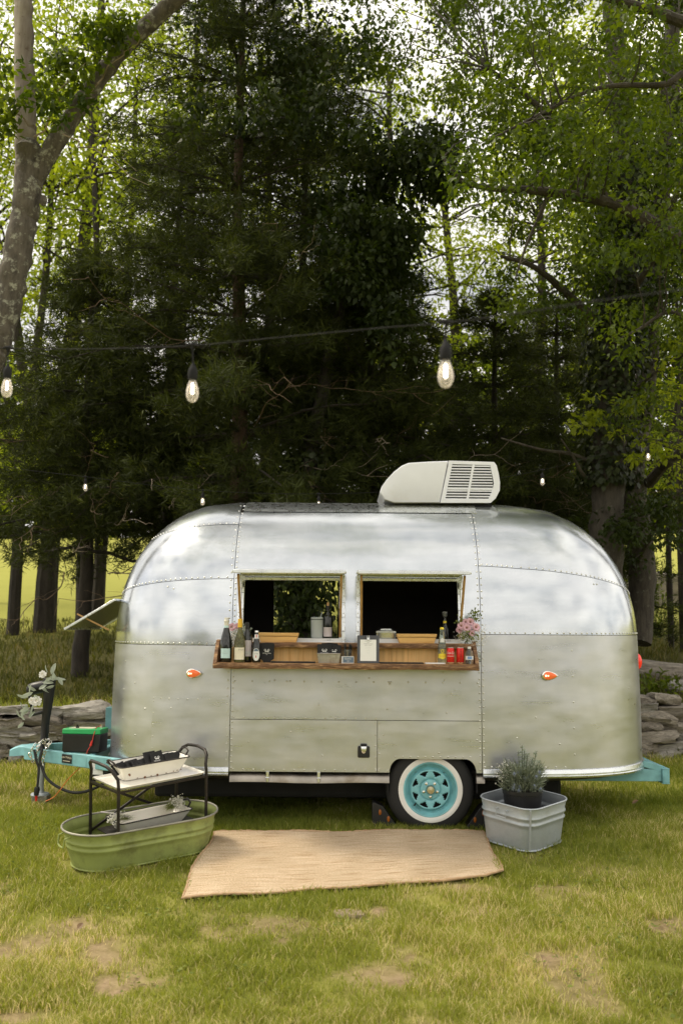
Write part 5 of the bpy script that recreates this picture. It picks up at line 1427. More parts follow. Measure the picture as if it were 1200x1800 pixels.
# enamel troughs
def trough(parent_loc, rz, L, Wd, h, label, chips=True):
    e = empty('enamel_trough', (0, 0, 0), 0, label, 'trough')
    e.matrix_world = stand_m @ Matrix.Translation(parent_loc) @ Matrix.Rotation(rz, 4, 'Z')
    mb = MB()
    mb.loft([rrect(L * .80, Wd * .62, 0, .03), rrect(L * .97, Wd * .96, h * .9, .03), rrect(L, Wd, h, .03), rrect(L - .012, Wd - .012, h - .001, .025), rrect(L * .95, Wd * .90, h * .85, .025), rrect(L * .78, Wd * .58, .008, .025)])
    mb.build('trough_body', 'enamel', e, angle=50)
    mb = MB(); mb.tube(rrect(L + .002, Wd + .002, h, .03), .0045, 6, closed=True); mb.build('dark_rim', 'black_metal', e)
    for sx in (-1, 1):
        mb = MB(); mb.tube([(sx * (L / 2 - .005), -.05, h - .004), (sx * (L / 2 + .020), -.045, h + .028), (sx * (L / 2 + .028), 0, h + .042), (sx * (L / 2 + .020), .045, h + .028), (sx * (L / 2 - .005), .05, h - .004)], .007, 8); mb.build('end_handle', 'black_metal', e)
    if chips:
        def face(x, t):      # point on the near long wall
            return Vector((x, -(Wd * .31 + (Wd * .48 - Wd * .31) * t) - .0025, h * .9 * t))
        cm = MB()
        for x, t, s_ in ((-.20, .48, .012), (-.195, .40, .008), (.10, .06, .006), (.03, .05, .010), (-.07, .04, .010), (-.13, .07, .006), (.16, .10, .005), (.19, .12, .006), (-.02, .05, .006), (.22, .15, .005)):
            c = face(x, t); pts = [c + Vector((s_ * random.uniform(.5, 1.1) * math.cos(k * .9), -.0005, s_ * random.uniform(.4, 1.1) * math.sin(k * .9))) for k in range(7)]
            cm.add(pts, [tuple(range(7))])
        stuff(cm.build('enamel_chips', 'rust', e, smooth=False))
    return e
stand_m = Matrix.Translation(stand.location) @ stand.rotation_euler.to_matrix().to_4x4()
t_up = trough((.02, .045, SH_ + .004), R(-1), .56, .23, .105, 'white enamel trough with chipped edges on the upper tray, full of black sleeves')
t_lo = trough((.0, -.01, .162), R(0), .58, .24, .085, 'white enamel trough with loose white flowers, low down inside the green tub', chips=False)
tm = stand_m @ Matrix.Translation((.02, .045, SH_ + .004))
ORD = 'first second third fourth fifth sixth seventh eighth ninth tenth eleventh twelfth thirteenth'.split()
for k in range(13):
    x = -.215 + k * .036 + random.uniform(-.006, .006); hgt = .085 + (.035 if 6 < k < 10 else 0.0) * random.uniform(.7, 1.1)
    e = sleeve((0, 0, 0), 0, '%s black folded can sleeve from the left in the upper enamel trough' % ORD[k] if k != 8 else 'black can sleeve showing a white logo in the upper enamel trough', .10, hgt, False, group='sleeves in the upper trough', logo=(k == 8))
    e.matrix_world = tm @ Matrix.Translation((x, random.uniform(-.012, .012) - (.03 if k == 8 else 0), .030 + random.uniform(0, .012))) @ Matrix.Rotation(R(random.uniform(-14, 14) + (25 if k < 7 else 8)), 4, 'Z') @ Matrix.Rotation(R(random.uniform(-48, -25) if k < 7 else random.uniform(-30, -12)), 4, 'X')
tm2 = stand_m @ Matrix.Translation((0, -.01, .162))
def posy(x, y, lab, n, rz, lav):
    e = empty('flower_posy', (0, 0, 0), 0, lab, 'flowers'); e.matrix_world = tm2 @ Matrix.Translation((x, y, .075)) @ Matrix.Rotation(rz, 4, 'Z')
    fleck_cloud('white_blooms', e, [(.02, -.03, .03), (.05, -.02, .035), (.08, -.01, .03), (.06, .02, .045), (.10, .02, .04), (.05, -.05, .01)], .018, n, .016, 'fleck_white')
    m_ = 70; a0 = np.stack([rng.normal(-.06, .02, m_), rng.normal(0, .018, m_), rng.normal(.015, .008, m_)], 1); a1 = np.stack([rng.normal(.07, .03, m_), rng.normal(0, .035, m_), rng.normal(.04, .018, m_)], 1)
    v, q = leaf_quads(a0, a1 - a0, np.tile([[0, 0, 1.0]], (m_, 1)), np.linalg.norm(a1 - a0, axis=1), np.full(m_, .005), 0, 0)
    stuff(np_mesh('stems', v, q, 'leaf_green', e, rng.uniform(0, 1, m_)))
    if lav:
        mb = MB(); mb.tube([(-.03, 0, .03), (.07, -.07, .05), (.13, -.12, .055)], .004, 6); mb.build('lavender_stalk', 'label_lilac', e)
posy(.18, .0, 'bunch of small white flowers at the right end of the lower trough', 300, R(15), False)
posy(-.22, -.04, 'bunch of small white flowers at the left end of the lower trough', 240, R(170), True)

# square galvanised tub with potted thistle
SQC = (1.365, 7.60)
sq = on_slope('square_tub', SQC, R(43), 'square galvanised wash tub standing on the grass right of the rug', 'tub', .012)
sq_pr = [(0, -.062), (.006, -.060), (.15, -.034), (.176, -.030), (.184, -.016), (.194, -.016), (.202, -.027), (.222, -.023), (.230, -.009), (.240, -.009), (.248, -.018), (.312, 0)]
S0 = .51
mb = MB(); mb.loft([rrect(S0 + a, S0 + a, z, .115, 8) for z, a in sq_pr] + [rrect(S0 + a - .008, S0 + a - .008, z, .112, 8) for z, a in sq_pr[::-1][:-1]] + [rrect(S0 - .08, S0 - .08, .012, .10, 8)]); mb.build('tub_body', 'galvanised', sq, angle=60)
mb = MB(); mb.tube(rrect(S0, S0, .312, .115, 8), .0065, 8, closed=True); mb.build('rolled_rim', 'galvanised', sq)
mb = MB(); mb.tube(rrect(S0 - .058, S0 - .058, .004, .11, 8), .006, 6, closed=True); mb.build('base_bead', 'galvanised', sq)
hb = Matrix.Rotation(R(-0), 3, 'Z')
mb = MB(); mb.tube([(-S0 / 2 + .015, -.045, .275), (-S0 / 2 - .016, -.045, .272), (-S0 / 2 - .018, -.043, .225), (-S0 / 2 - .018, .043, .225), (-S0 / 2 - .016, .045, .272), (-S0 / 2 + .015, .045, .275)], .0045, 8); mb.build('drop_handle', 'galvanised', sq)
mb = MB(); mb.bar((-S0 / 2 + .038, -S0 / 2 + .038, .02), (-S0 / 2 + .018, -S0 / 2 + .018, .31), .012, .008); mb.build('side_seam', 'galvanised', sq)
pp_ = at(918, 1388, 7.585)
e = empty('potted_thistle', (pp_.x, 7.585, .03), 0, 'blue-grey sea holly and eucalyptus in a round black pot inside the square tub', 'potted plant')
PZ = pp_.z - .03
mb = MB(); mb.lathe([(.105, 0), (.110, .004), (.143, PZ - .03), (.148, PZ - .028), (.150, PZ), (.143, PZ), (.140, PZ - .025), (.001, PZ - .03)], n=32, caps=False); mb.build('plant_pot', 'black_plastic', e, angle=40)
mb = MB(); mb.lathe([(.141, PZ - .03), (.08, PZ - .015), (.001, PZ - .01)], n=20, caps=False); mb.build('potting_soil', 'soil', e)
def holly():
    n = 1500; ang = rng.uniform(0, 6.28, n); rr_ = np.sqrt(rng.uniform(0, 1, n)) * .125
    b = np.stack([rr_ * np.cos(ang), rr_ * np.sin(ang) * .8, PZ + rng.uniform(-.02, .14, n)], 1)
    d = np.stack([np.cos(ang) * .7, np.sin(ang) * .7, rng.uniform(.3, 1.4, n)], 1) + rng.normal(size=(n, 3)) * .35
    v, q = leaf_quads(b, d, rdir(n), rng.uniform(.05, .11, n), rng.uniform(.004, .011, n), .1, .1)
    stuff(np_mesh('foliage', v, q, 'leaf_eryngium', e, rng.uniform(0, .8, n)))
    st = [(-.03, -.02, .28), (.0, .0, .32), (.04, .01, .25), (.10, .0, .27), (.12, .02, .20), (.075, .02, .22), (-.09, 0, .18), (-.13, -.01, .16), (.14, -.02, .15), (.02, .02, .28)]
    for x, y, h_ in st:
        mb = MB(); mb.tube([(x * .3, y * .3, PZ), (x * .8, y, PZ + h_ * .6), (x * 1.05, y, PZ + h_)], .0025, 5); mb.build('stem', 'leaf_eryngium', e)
    # eucalyptus pairs along the tall stems
    bs, ds = [], []
    for x, y, h_ in st[:6] + st[8:]:
        for k in range(12):
            t = .35 + .65 * k / 11; px_, pz_ = x * (.3 + .75 * t), PZ + h_ * t
            for s_ in (-1, 1): bs.append((px_, y, pz_)); ds.append((s_ * .8, random.uniform(-.8, .8), .6))
    bs, ds = np.array(bs), np.array(ds, float); m_ = len(bs)
    v, q = leaf_quads(bs, ds, rdir(m_), rng.uniform(.016, .028, m_), rng.uniform(.012, .02, m_), .1, .1)
    stuff(np_mesh('eucalyptus_leaves', v, q, 'leaf_sage', e, rng.uniform(0, .7, m_)))
    fleck_cloud('white_sprays', e, [(-.14, -.02, PZ + .16), (-.17, -.02, PZ + .14), (-.12, 0, PZ + .19), (-.16, -.02, PZ + .09), (-.10, -.02, PZ + .13)], .024, 260, .008, 'fleck_white')
    for k in range(13):
        a = random.uniform(0, 6.28); c = Vector((.10 * math.cos(a) + .02, -.10 + .05 * random.random(), PZ + random.uniform(.0, .14)))
        mb = MB(); mb.ball(c, .010, 8, 6, (1, 1, 1.3))
        o = mb.build('thistle_head', 'thistle', e)
        m2 = MB()
        for j in range(11):
            t = 2 * math.pi * j / 11; m2.add([c + Vector((.004 * math.cos(t + .5), -.002, .004 * math.sin(t + .5))), c + Vector((.030 * math.cos(t), -.012, .030 * math.sin(t))), c + Vector((.004 * math.cos(t - .5), -.002, .004 * math.sin(t - .5)))], [(0, 1, 2)])
        m2.build('bracts', 'leaf_sage_flat', o, smooth=False)
mat('thistle', (.16, .19, .26), .8); mat('leaf_sage_flat', (.26, .30, .30), .7)
holly()

# wheel chocks
def chock(px, sg, label):
    c = at(px, 1430, 8.0); x = c.x; z = float(terrain(x, 8.0))
    e = empty('wheel_chock', (x, 8.0, z), 0, label, 'wheel chock', 'wheel chocks')
    q = [(-.10, 0), (.10, 0), (.085, .03), (-.02, .17), (-.09, .20), (-.10, .19)]
    mb = MB(); mb.loft([[Vector((sg * a, y, h_)) for a, h_ in q] for y in (-.07, .07)]); mb.build('chock_body', 'black_plastic', e, bevel=.004)
    for a, h_, s_ in ((-.04, .125, .014), (.025, .075, .014)):
        mb = MB(); mb.ball((sg * a, -.074, h_), s_, 10, 6, (.8, .3, 1.6)); mb.build('reflector', 'orange_plastic', e)
chock(676, 1, 'black plastic wheel chock with orange reflectors left of the tyre')
chock(838, -1, 'black plastic wheel chock with orange reflectors right of the tyre')

# ------------------------------------------------------------------ dry stone wall, boulders
def rock_mesh(name, seed, flat=1.0, sub=3, rough_=.22):
    bm = bmesh.new(); bmesh.ops.create_cube(bm, size=1.0)
    bmesh.ops.subdivide_edges(bm, edges=bm.edges[:], cuts=sub, use_grid_fill=True)
    r_ = random.Random(seed); offs = [Vector((r_.uniform(-9, 9), r_.uniform(-9, 9), r_.uniform(-9, 9))) for _ in range(2)]
    from mathutils import noise
    for v in bm.verts:
        s_ = v.co.normalized() * .62; v.co = v.co.lerp(s_, .30)
        v.co += noise.noise_vector(v.co * 1.7 + offs[0]) * rough_ + noise.noise_vector(v.co * 4.5 + offs[1]) * rough_ * .35
        v.co.x += v.co.z * r_.uniform(-.05, .05)
    me = bpy.data.meshes.new(name); bm.to_mesh(me); bm.free(); return me
stone_meshes = [rock_mesh('stone', 40 + k) for k in range(9)]
def stone_wall():
    e = empty('stone_wall', (0, 11.9, 0), 0, 'low dry stone wall of stacked fieldstones behind the trailer', 'wall'); WP.add(e.name); e['kind'] = 'thing'
    r_ = random.Random(5)
    x = -6.2
    cols_ = []
    tops = lambda x: .60 + .10 * sstep(-4, 4, x) * 1.0
    rows = 7
    zacc = 0
    for row in range(rows):
        x = -6.2 + r_.uniform(0, .3)
        while x < 6.6:
            slab = x > 2.2
            w = r_.uniform(.18, .52) * (1.25 if slab else 1.0)
            xc = x + w / 2; yw = float(wall_y(np.array(xc))) - .12
            g0 = float(terrain(xc, yw - .25)); topz = (.655 if xc < 0 else .79) + .0
            hh = (topz - g0 + .03) / rows
            h_ = hh * r_.uniform(.95, 1.5); z = g0 - .03 + hh * (row + .5) + r_.uniform(-.02, .02)
            if row == rows - 1 and r_.random() < .2: x += w * .8; continue
            dpt = r_.uniform(.34, .46)
            me = stone_meshes[r_.randrange(9)]
            if r_.random() < .4:
                nm = 'pale'
            else: nm = 'plain'
            key = (me.name, nm)
            if key not in STC:
                m2 = me.copy(); m2.materials.clear(); m2.materials.append(MATS[{'pale': 'stone_pale', 'plain': 'stone'}[nm]]); m2.polygons.foreach_set('use_smooth', np.ones(len(m2.polygons), bool)); m2.set_sharp_from_angle(angle=R(34)); STC[key] = m2
            o = bpy.data.objects.new('stone', STC[key]); col.objects.link(o); attach(o, e)
            o.location = (xc, yw + r_.uniform(-.04, .04) + .02 * row, z); o.rotation_euler = (R(r_.uniform(-5, 5)) + r_.choice((0, 0, math.pi)), R(r_.uniform(-6, 6)), R(r_.uniform(-8, 8)) + r_.choice((0, math.pi)))
            o.scale = (w * 1.04, dpt, h_ * 1.12)
            x += w * r_.uniform(.93, 1.0)
    rings = []
    for x in np.linspace(-6.4, 6.8, 14):
        yw = float(wall_y(np.array(x))) - .10; rings.append([Vector((x, yw - .07, -.1)), Vector((x, yw + .12, -.1)), Vector((x, yw + .12, .50)), Vector((x, yw - .07, .50))])
    mb = MB(); mb.loft(rings); mb.build('wall_core', 'soil', e, smooth=False)
STC = {}
stone_wall()
def boulder(c, s_, seed, label, m='stone', rz=0.0):
    me = rock_mesh('boulder', seed, sub=4, rough_=.2); o = link('boulder', me, m, None, angle=40); o.location = c; o.scale = s_; o.rotation_euler = (R(6), R(4), rz)
    tag(o, label, 'rock'); return o
p = at(1162, 1160, 14.6); boulder((p.x, 14.6, float(terrain(p.x, 14.6)) + .05), (1.0, .6, .26), 3, 'flat brown boulder half sunk in the grass above the wall')
p = at(1195, 1180, 13.6); boulder((p.x + .3, 13.6, float(terrain(p.x, 13.6)) + .02), (.9, .5, .16), 4, 'thin flat rock lying in the grass just above the wall', 'stone_pale')
p = at(1165, 1030, 26); boulder((p.x, 26, float(terrain(p.x, 26)) + .3), (2.6, 1.2, .9), 6, 'dark far boulder at the edge of the bright field')
p = gnd(612, 1611); boulder((p.x, p.y, float(terrain(p.x, p.y)) - .004), (.17, .10, .05), 9, 'small flat tan stone lying in the grass before the rug', 'rock_tan')

# ------------------------------------------------------------------ string lights
BULB = [(.0105, .0), (.012, -.006), (.0165, -.018), (.0215, -.036), (.0232, -.050), (.0215, -.066), (.0150, -.079), (.006, -.0845), (.001, -.0855)]
SOCK = [(.004, .062), (.006, .056), (.0095, .048), (.0150, .038), (.0175, .028), (.0178, .004), (.0160, -.002), (.0125, -.003)]
def bulb_glass():
    m, n, l, p = nmat('bulb_glass')
    p.inputs['Base Color'].default_value = (.92, .88, .84, 1); p.inputs['Roughness'].default_value = .12; p.inputs['Specular IOR Level'].default_value = .8
    t = n.new('ShaderNodeBsdfTransparent'); t.inputs['Color'].default_value = (1, .97, .93, 1)
    lw = n.new('ShaderNodeLayerWeight'); lw.inputs['Blend'].default_value = .35
    mr = n.new('ShaderNodeMapRange'); mr.inputs['To Min'].default_value = .16; mr.inputs['To Max'].default_value = .60; l.new(lw.outputs['Facing'], mr.inputs['Value'])
    mx = n.new('ShaderNodeMixShader'); l.new(mr.outputs['Result'], mx.inputs['Fac']); l.new(t.outputs['BSDF'], mx.inputs[1]); l.new(p.outputs['BSDF'], mx.inputs[2])
    l.new(mx.outputs['Shader'], n['Material Output'].inputs['Surface'])
bulb_glass()
def light_string(label, wire, bulbs, r_w, drop):
    e = wempty('string_lights', wire[0], label, 'string lights')
    out = []
    for i in range(len(wire) - 1):
        p0, p1, p2, p3 = wire[max(i - 1, 0)], wire[i], wire[i + 1], wire[min(i + 2, len(wire) - 1)]
        for k in range(8):
            t = k / 8; out.append(.5 * ((2 * p1) + (p2 - p0) * t + (2 * p0 - 5 * p1 + 4 * p2 - p3) * t * t + (3 * p1 - p0 - 3 * p2 + p3) * t ** 3))
    out.append(wire[-1]); mb = MB(); mb.tube(out, r_w, 6); mb.build('light_cable', 'socket', e)
    P0 = None
    for b in bulbs:
        # bulb reference point = centre of the glass
        ctr = Vector(b); base = ctr + Vector((0, 0, .045))
        # nearest wire point by x
        w_ = min(out, key=lambda q: (q - Vector((base.x, base.y, q.z))).length)
        sk = MB(); sk.lathe(SOCK, base, 16); sk.tube([base + Vector((0, 0, .06)), Vector((w_.x, w_.y, w_.z))], .003, 6); sk.tube([w_ + Vector((-.022, 0, .0)), w_ + Vector((-.008, 0, .003)), w_ + Vector((.008, 0, .003)), w_ + Vector((.022, 0, .0))], [.0045, .008, .008, .0045], 8); sk.tube([w_, w_ + Vector((0, 0, -.018))], [.008, .004], 8)
        so = sk.build('bulb_socket', 'socket', e)
        gl = MB(); gl.lathe(BULB, base, 20); g = gl.build('light_bulb', 'bulb_glass', e, angle=60)
        fm = MB(); fm.tube([base + Vector((0, 0, -.012)), base + Vector((0, 0, -.020)), base + Vector((0, 0, -.052)), base + Vector((0, 0, -.056))], [.002, .0055, .0055, .002], 8); fm.build('filament', 'filament', g)
nb = [at(12, 682, 4.15), at(338, 688, 3.55), at(783, 658, 2.85)]
wire = [at(-180, 606, 4.55), at(-60, 610, 4.3), at(14, 612, 4.15), at(170, 613, 3.85), at(338, 607, 3.55), at(500, 592, 3.3), at(660, 577, 3.05), at(784, 567, 2.85), at(900, 552, 2.66), at(1000, 536, 2.5), at(1100, 522, 2.36), at(1200, 508, 2.24), at(1350, 484, 2.06)]
light_string('near festoon cable with three large glowing bulbs across the picture', wire, nb, .0018, .06)
fb = [at(150, 857, 10.6), at(356, 882, 10.6), at(560, 888, 10.6), at(953, 847, 10.6), at(1139, 803, 10.8)]
wire = [at(-80, 800, 10.9), at(20, 822, 10.8), at(150, 838, 10.6), at(356, 862, 10.6), at(560, 868, 10.6), at(760, 858, 10.6), at(953, 826, 10.6), at(1050, 800, 10.7), at(1139, 780, 10.8), at(1260, 745, 11.0)]
light_string('far festoon cable with five small bulbs strung behind the trailer roof', wire, fb, .0026, .06)

# ------------------------------------------------------------------ trees
def catmull(P_, n=6):
    out = []
    for i in range(len(P_) - 1):
        p0, p1, p2, p3 = P_[max(i - 1, 0)], P_[i], P_[i + 1], P_[min(i + 2, len(P_) - 1)]
        for k in range(n):
            t = k / n; out.append(.5 * ((2 * p1) + (p2 - p0) * t + (2 * p0 - 5 * p1 + 4 * p2 - p3) * t * t + (3 * p1 - p0 - 3 * p2 + p3) * t ** 3))
    out.append(P_[-1]); return out
def limb(mb, pts, r0, r1, sides=12, wob=.12, n=6):
    """tapered, slightly lumpy limb; returns the sampled points and radii"""
    C = catmull([Vector(p) for p in pts], n); m = len(C)
    rad = [(r0 + (r1 - r0) * i / (m - 1)) * (1 + wob * (random.random() - .5)) for i in range(m)]
    C = [c + Vector((random.uniform(-1, 1), random.uniform(-1, 1), 0)) * rad[i] * .10 for i, c in enumerate(C)]
    mb.tube(C, rad, sides); return C, rad
def twig_path(a, b, sag=.0, wig=.12, n=5):
    a, b = Vector(a), Vector(b); L = (b - a).length; out = [a]
    for k in range(1, n):
        t = k / n; out.append(a.lerp(b, t) + Vector((random.uniform(-1, 1), random.uniform(-1, 1), random.uniform(-1, 1))) * wig * L * .5 + Vector((0, 0, sag * L * 4 * t * (1 - t))))
    out.append(b); return out
def leaves_at(name, centres, spread, per, size, material, parent, tint_lo=0.0, tint_hi=1.0, droop=.5, flat=.55, r=rng, aspect=.55):
    C = np.asarray(centres, float); k = len(C); n = k * per
    base = np.repeat(C, per, 0)
    sp = np.asarray(spread, float) if hasattr(spread, '__len__') else np.full(k, spread)
    off = r.normal(size=(n, 3)); off /= (np.linalg.norm(off, axis=1, keepdims=True) + 1e-9); off *= (r.uniform(0, 1, (n, 1)) ** .55)
    off[:, 2] *= flat
    P_ = base + off * np.repeat(sp, per)[:, None]
    ax = off * .9 + r.normal(size=(n, 3)) * .7; ax[:, 2] -= droop
    up = r.normal(size=(n, 3)) * .55; up[:, 2] += 1.0
    L = size * r.uniform(.65, 1.3, n)
    v, q = leaf_quads(P_, ax, up, L, L * aspect * r.uniform(.8, 1.2, n), .16, .14)
    ct = np.repeat(r.uniform(0, 1, k), per) * .7 + r.uniform(0, 1, n) * .3
    tint = tint_lo + (tint_hi - tint_lo) * ct
    return stuff(np_mesh(name, v, q, material, parent, tint))

def broadleaf(name, label, trunk, r0, r1, clumps, spread, per, size, leaf, bark, group=None, twigs=True, tint=(0, 1), droop=.5, extra_limbs=(), twig_r=.014, flat=.6, cat='tree', sides=12, twig_frac=1.0):
    base = Vector(trunk[0])
    e = wempty(name, base, label, cat, group)
    mb = MB(); C, rad = limb(mb, trunk, r0, r1, sides); mb.build('trunk', bark, e)
    nodes = [(c, rad[i]) for i, c in enumerate(C) if i > len(C) * .3]
    for pts, a, b in extra_limbs:
        mb = MB(); C2, r2_ = limb(mb, pts, a, b, 9); mb.build('limb', bark, e)
        nodes += [(c, r2_[i]) for i, c in enumerate(C2)]
    if twigs and nodes:
        mb = MB(); N = np.array([[c.x, c.y, c.z] for c, _ in nodes])
        for c in clumps:
            if random.random() > twig_frac: continue
            d = np.linalg.norm(N - np.array(c)[None] + np.array([[0, 0, .25]]) * np.linalg.norm(N - np.array(c)[None], axis=1, keepdims=True), axis=1); i = int(np.argmin(d)); a = nodes[i][0]
            L = (Vector(c) - a).length
            rr_ = min(nodes[i][1] * .6, twig_r * (.6 + .35 * L))
            p_ = catmull(twig_path(a, c, .06, .07, 5), 2); mb.tube(p_, [rr_ * (1 - .86 * k / (len(p_) - 1)) for k in range(len(p_))], 5, cap=False)
        if mb.v: stuff(mb.build('branches', bark, e))
    leaves_at('crown', clumps, spread, per, size, leaf, e, tint[0], tint[1], droop, flat)
    return e

def ell(c, rad, n, shell=.35, seed=0):
    r_ = np.random.default_rng(seed); d = rdir(n, r_); t = (shell + (1 - shell) * r_.uniform(0, 1, (n, 1)) ** .6)
    return np.asarray(c)[None] + d * t * np.asarray(rad)[None]
def pix_clumps(x0, x1, y0, y1, Y0, Y1, n, seed, keep=None):
    r_ = np.random.default_rng(seed); out = []
    while len(out) < n:
        x, y, Y = r_.uniform(x0, x1), r_.uniform(y0, y1), r_.uniform(Y0, Y1)
        if keep is not None and not keep(x, y): continue
        out.append(tuple(at(x, y, Y)))
    return np.array(out)

# --- cedars: dark, fine sprays on drooping branches, dead twigs below
def cedar(label, x, y, height, rad, z_lo, nbr, seed, spray_per, tr=.16, lean=(0, 0), dead=14, top_pow=.75, leaf='leaf_cedar', tint=(0, 1)):
    r_ = np.random.default_rng(seed); random.seed(seed)
    z0 = float(terrain(x, y)) - .1
    e = wempty('cedar_tree', (x, y, z0), label, 'tree', 'dark cedars behind the trailer')
    mb = MB(); C, R_ = limb(mb, [(x, y, z0), (x + lean[0] * .3 + .05, y, z0 + height * .3), (x + lean[0] * .6 - .04, y + lean[1] * .5, z0 + height * .6), (x + lean[0], y + lean[1], z0 + height)], tr, .02, 10); mb.build('trunk', 'bark_dark' if seed != 11 else 'bark_brown', e)
    C = np.array([[c.x, c.y, c.z] for c in C])
    br = MB(); B, D = [], []
    for k in range(nbr):
        t = (k + r_.uniform(0, 1)) / nbr; z = z_lo + (height - z_lo - .1) * t ** .95
        i = np.argmin(abs(C[:, 2] - (z0 + z))); a = C[i]
        prof = (1 - t) ** top_pow * (.55 + .45 * min(1, (t + .12) / .2)); L = rad * prof * r_.uniform(.55, 1.12) + .25
        az = k * 2.4 + r_.uniform(-.5, .5); d = np.array([math.cos(az), math.sin(az) * .95, 0])
        rise = r_.uniform(-.15, .30) + .25 * t
        n = 6; pts = []
        for j in range(n + 1):
            s_ = j / n; pts.append(a + d * L * s_ + np.array([0, 0, L * (rise * s_ - .22 * s_ * s_)]) + r_.normal(size=3) * .035 * L * s_)
        br.tube([Vector(p) for p in pts], [max(.004, .030 * (1 - t * .5) * (1 - .85 * j / n)) for j in range(n + 1)], 5, cap=False)
        pts = np.array(pts)
        m = int(2.1 * spray_per * (.3 + L / rad) * (1.0 if t < .42 else .66))
        s_ = r_.uniform(.10, 1.02, m) ** .8; idx = np.clip((s_ * n).astype(int), 0, n - 1); fr_ = (s_ * n - idx)[:, None]
        P_ = pts[idx] * (1 - fr_) + pts[np.clip(idx + 1, 0, n)] * fr_
        sp = .10 + .16 * L * (1.05 - s_)[:, None] * .55
        P_ = P_ + r_.normal(size=(m, 3)) * sp * np.array([[1, 1, .62]])
        B.append(P_); dd = np.tile(d, (m, 1)) * .8 + r_.normal(size=(m, 3)) * .65; dd[:, 2] += .25; D.append(dd)
    stuff(br.build('branches', 'bark_dark', e))
    B = np.concatenate(B); D = np.concatenate(D); D /= np.linalg.norm(D, axis=1, keepdims=True)
    K = 7; n = len(B)
    b = np.repeat(B, K, 0) + r_.normal(size=(n * K, 3)) * .012
    d = np.repeat(D, K, 0) + r_.normal(size=(n * K, 3)) * .5
    L = r_.uniform(.08, .20, n * K); v, q = leaf_quads(b, d, r_.normal(size=(n * K, 3)), L, r_.uniform(.008, .0145, n * K), .2, .10)
    tt = np.repeat(r_.uniform(0, 1, n) ** 1.3, K) * .75 + r_.uniform(0, .25, n * K)
    stuff(np_mesh('crown', v, q, leaf, e, tint[0] + (tint[1] - tint[0]) * tt))
    # bare dead twigs
    for k in range(dead):
        z = z0 + r_.uniform(1.6, height * .55); i = np.argmin(abs(C[:, 2] - z)); az = -math.pi / 2 + r_.uniform(-1.2, 1.2); L = rad * r_.uniform(.7, 1.1)
        a = Vector(C[i]) + Vector((math.cos(az), math.sin(az), 0)) * L * .3
        bb = a + Vector((math.cos(az) * L * .8, math.sin(az) * L * .8, r_.uniform(-.7, .35)))
        mb = MB(); pth = twig_path(a, bb, r_.uniform(-.10, .10), .07, 7); rt_ = r_.uniform(.004, .010); cp = catmull(pth, 3); mb.tube(cp, [rt_ * (1 - .75 * j / (len(cp) - 1)) for j in range(len(cp))], 5, cap=False)
        for j in range(7):
            o_ = pth[1 + j]; mb.tube(twig_path(o_, o_ + (bb - a) * r_.uniform(.05, .22) + Vector((r_.uniform(-.25, .25), r_.uniform(-.2, .15), r_.uniform(-.25, .22))), r_.uniform(-.1, .1), .08, 5), [.0035, .003, .0026, .0022, .0016, .001], 4, cap=False)
        mb.build('dead_branch', 'twig' if k % 3 else 'twig_pale', e)
    return e
cx = lambda px, Y: at(px, 900, Y).x
cedar('tallest dark cedar with its trunk above the left serving window', cx(412, 13.6), 13.6, 11.8, 2.75, 2.3, 150, 11, 95, .17, dead=11, top_pow=.55)
cedar('dark cedar at the far left behind the trailer tongue', cx(150, 14.4), 14.4, 6.3, 2.2, 1.9, 84, 12, 85, .13, dead=12)
cedar('dark cedar directly behind the roof air conditioner', cx(655, 14.2), 14.2, 6.6, 2.3, 2.3, 92, 13, 95, .13, dead=9, tint=(.1, 1))
cedar('short dark cedar right of the roof air conditioner', cx(875, 15.2), 15.2, 6.0, 2.1, 1.0, 70, 14, 90, .12, dead=10)
cedar('slim dark cedar between the two tall trunks and the left cedar', cx(285, 15.6), 15.6, 9.0, 1.7, 2.2, 70, 15, 85, .14, (.2, 0), dead=8)
cedar('dark cedar filling the gap before the ivy covered trunks', cx(985, 16.5), 16.5, 6.2, 2.2, .9, 72, 16, 90, .12, dead=8)
cedar('upper cedar whose crown rises behind the tallest cedar', cx(520, 15.4), 15.4, 10.2, 1.9, 4.2, 80, 17, 85, .15, (.15, 0), dead=4, top_pow=.6)
random.seed(21)

# --- forked, lichen-covered tree at the left edge
YT = 9.6
tree = wempty('forked_tree', (at(-70, 900, YT).x, YT, 0), 'grey lichen-covered tree forking at the left edge of the picture', 'tree')
mb = MB(); limb(mb, [at(-330, 1330, YT), at(-190, 1060, YT), at(-95, 815, YT), at(-26, 650, YT), at(2, 575, YT), at(25, 480, YT), at(42, 385, YT), at(50, 310, YT), at(51, 262, YT)], .155, .128, 20, .10, 8); mb.build('trunk', 'bark_lichen', tree)
mb = MB(); limb(mb, [at(54, 330, YT), at(78, 282, YT), at(115, 225, YT), at(165, 150, YT), at(215, 85, YT - .05), at(275, 30, YT - .1), at(340, -30, YT - .15), at(430, -120, YT - .2)], .100, .075, 18, .14, 8); mb.build('limb', 'bark_lichen', tree)
mb = MB(); limb(mb, [at(47, 330, YT), at(45, 260, YT + .02), at(45, 200, YT + .03), at(43, 120, YT + .03), at(42, 40, YT + .03), at(40, -40, YT + .03), at(36, -160, YT + .05)], .110, .088, 16, .10, 8); mb.build('dead_stem', 'bark_dead', tree)
mb = MB(); mb.ball(at(76, 352, YT - .06), .045, 10, 7, (.9, .6, 1.3)); mb.build('bark_burl', 'bark_lichen', tree)
mb = MB()
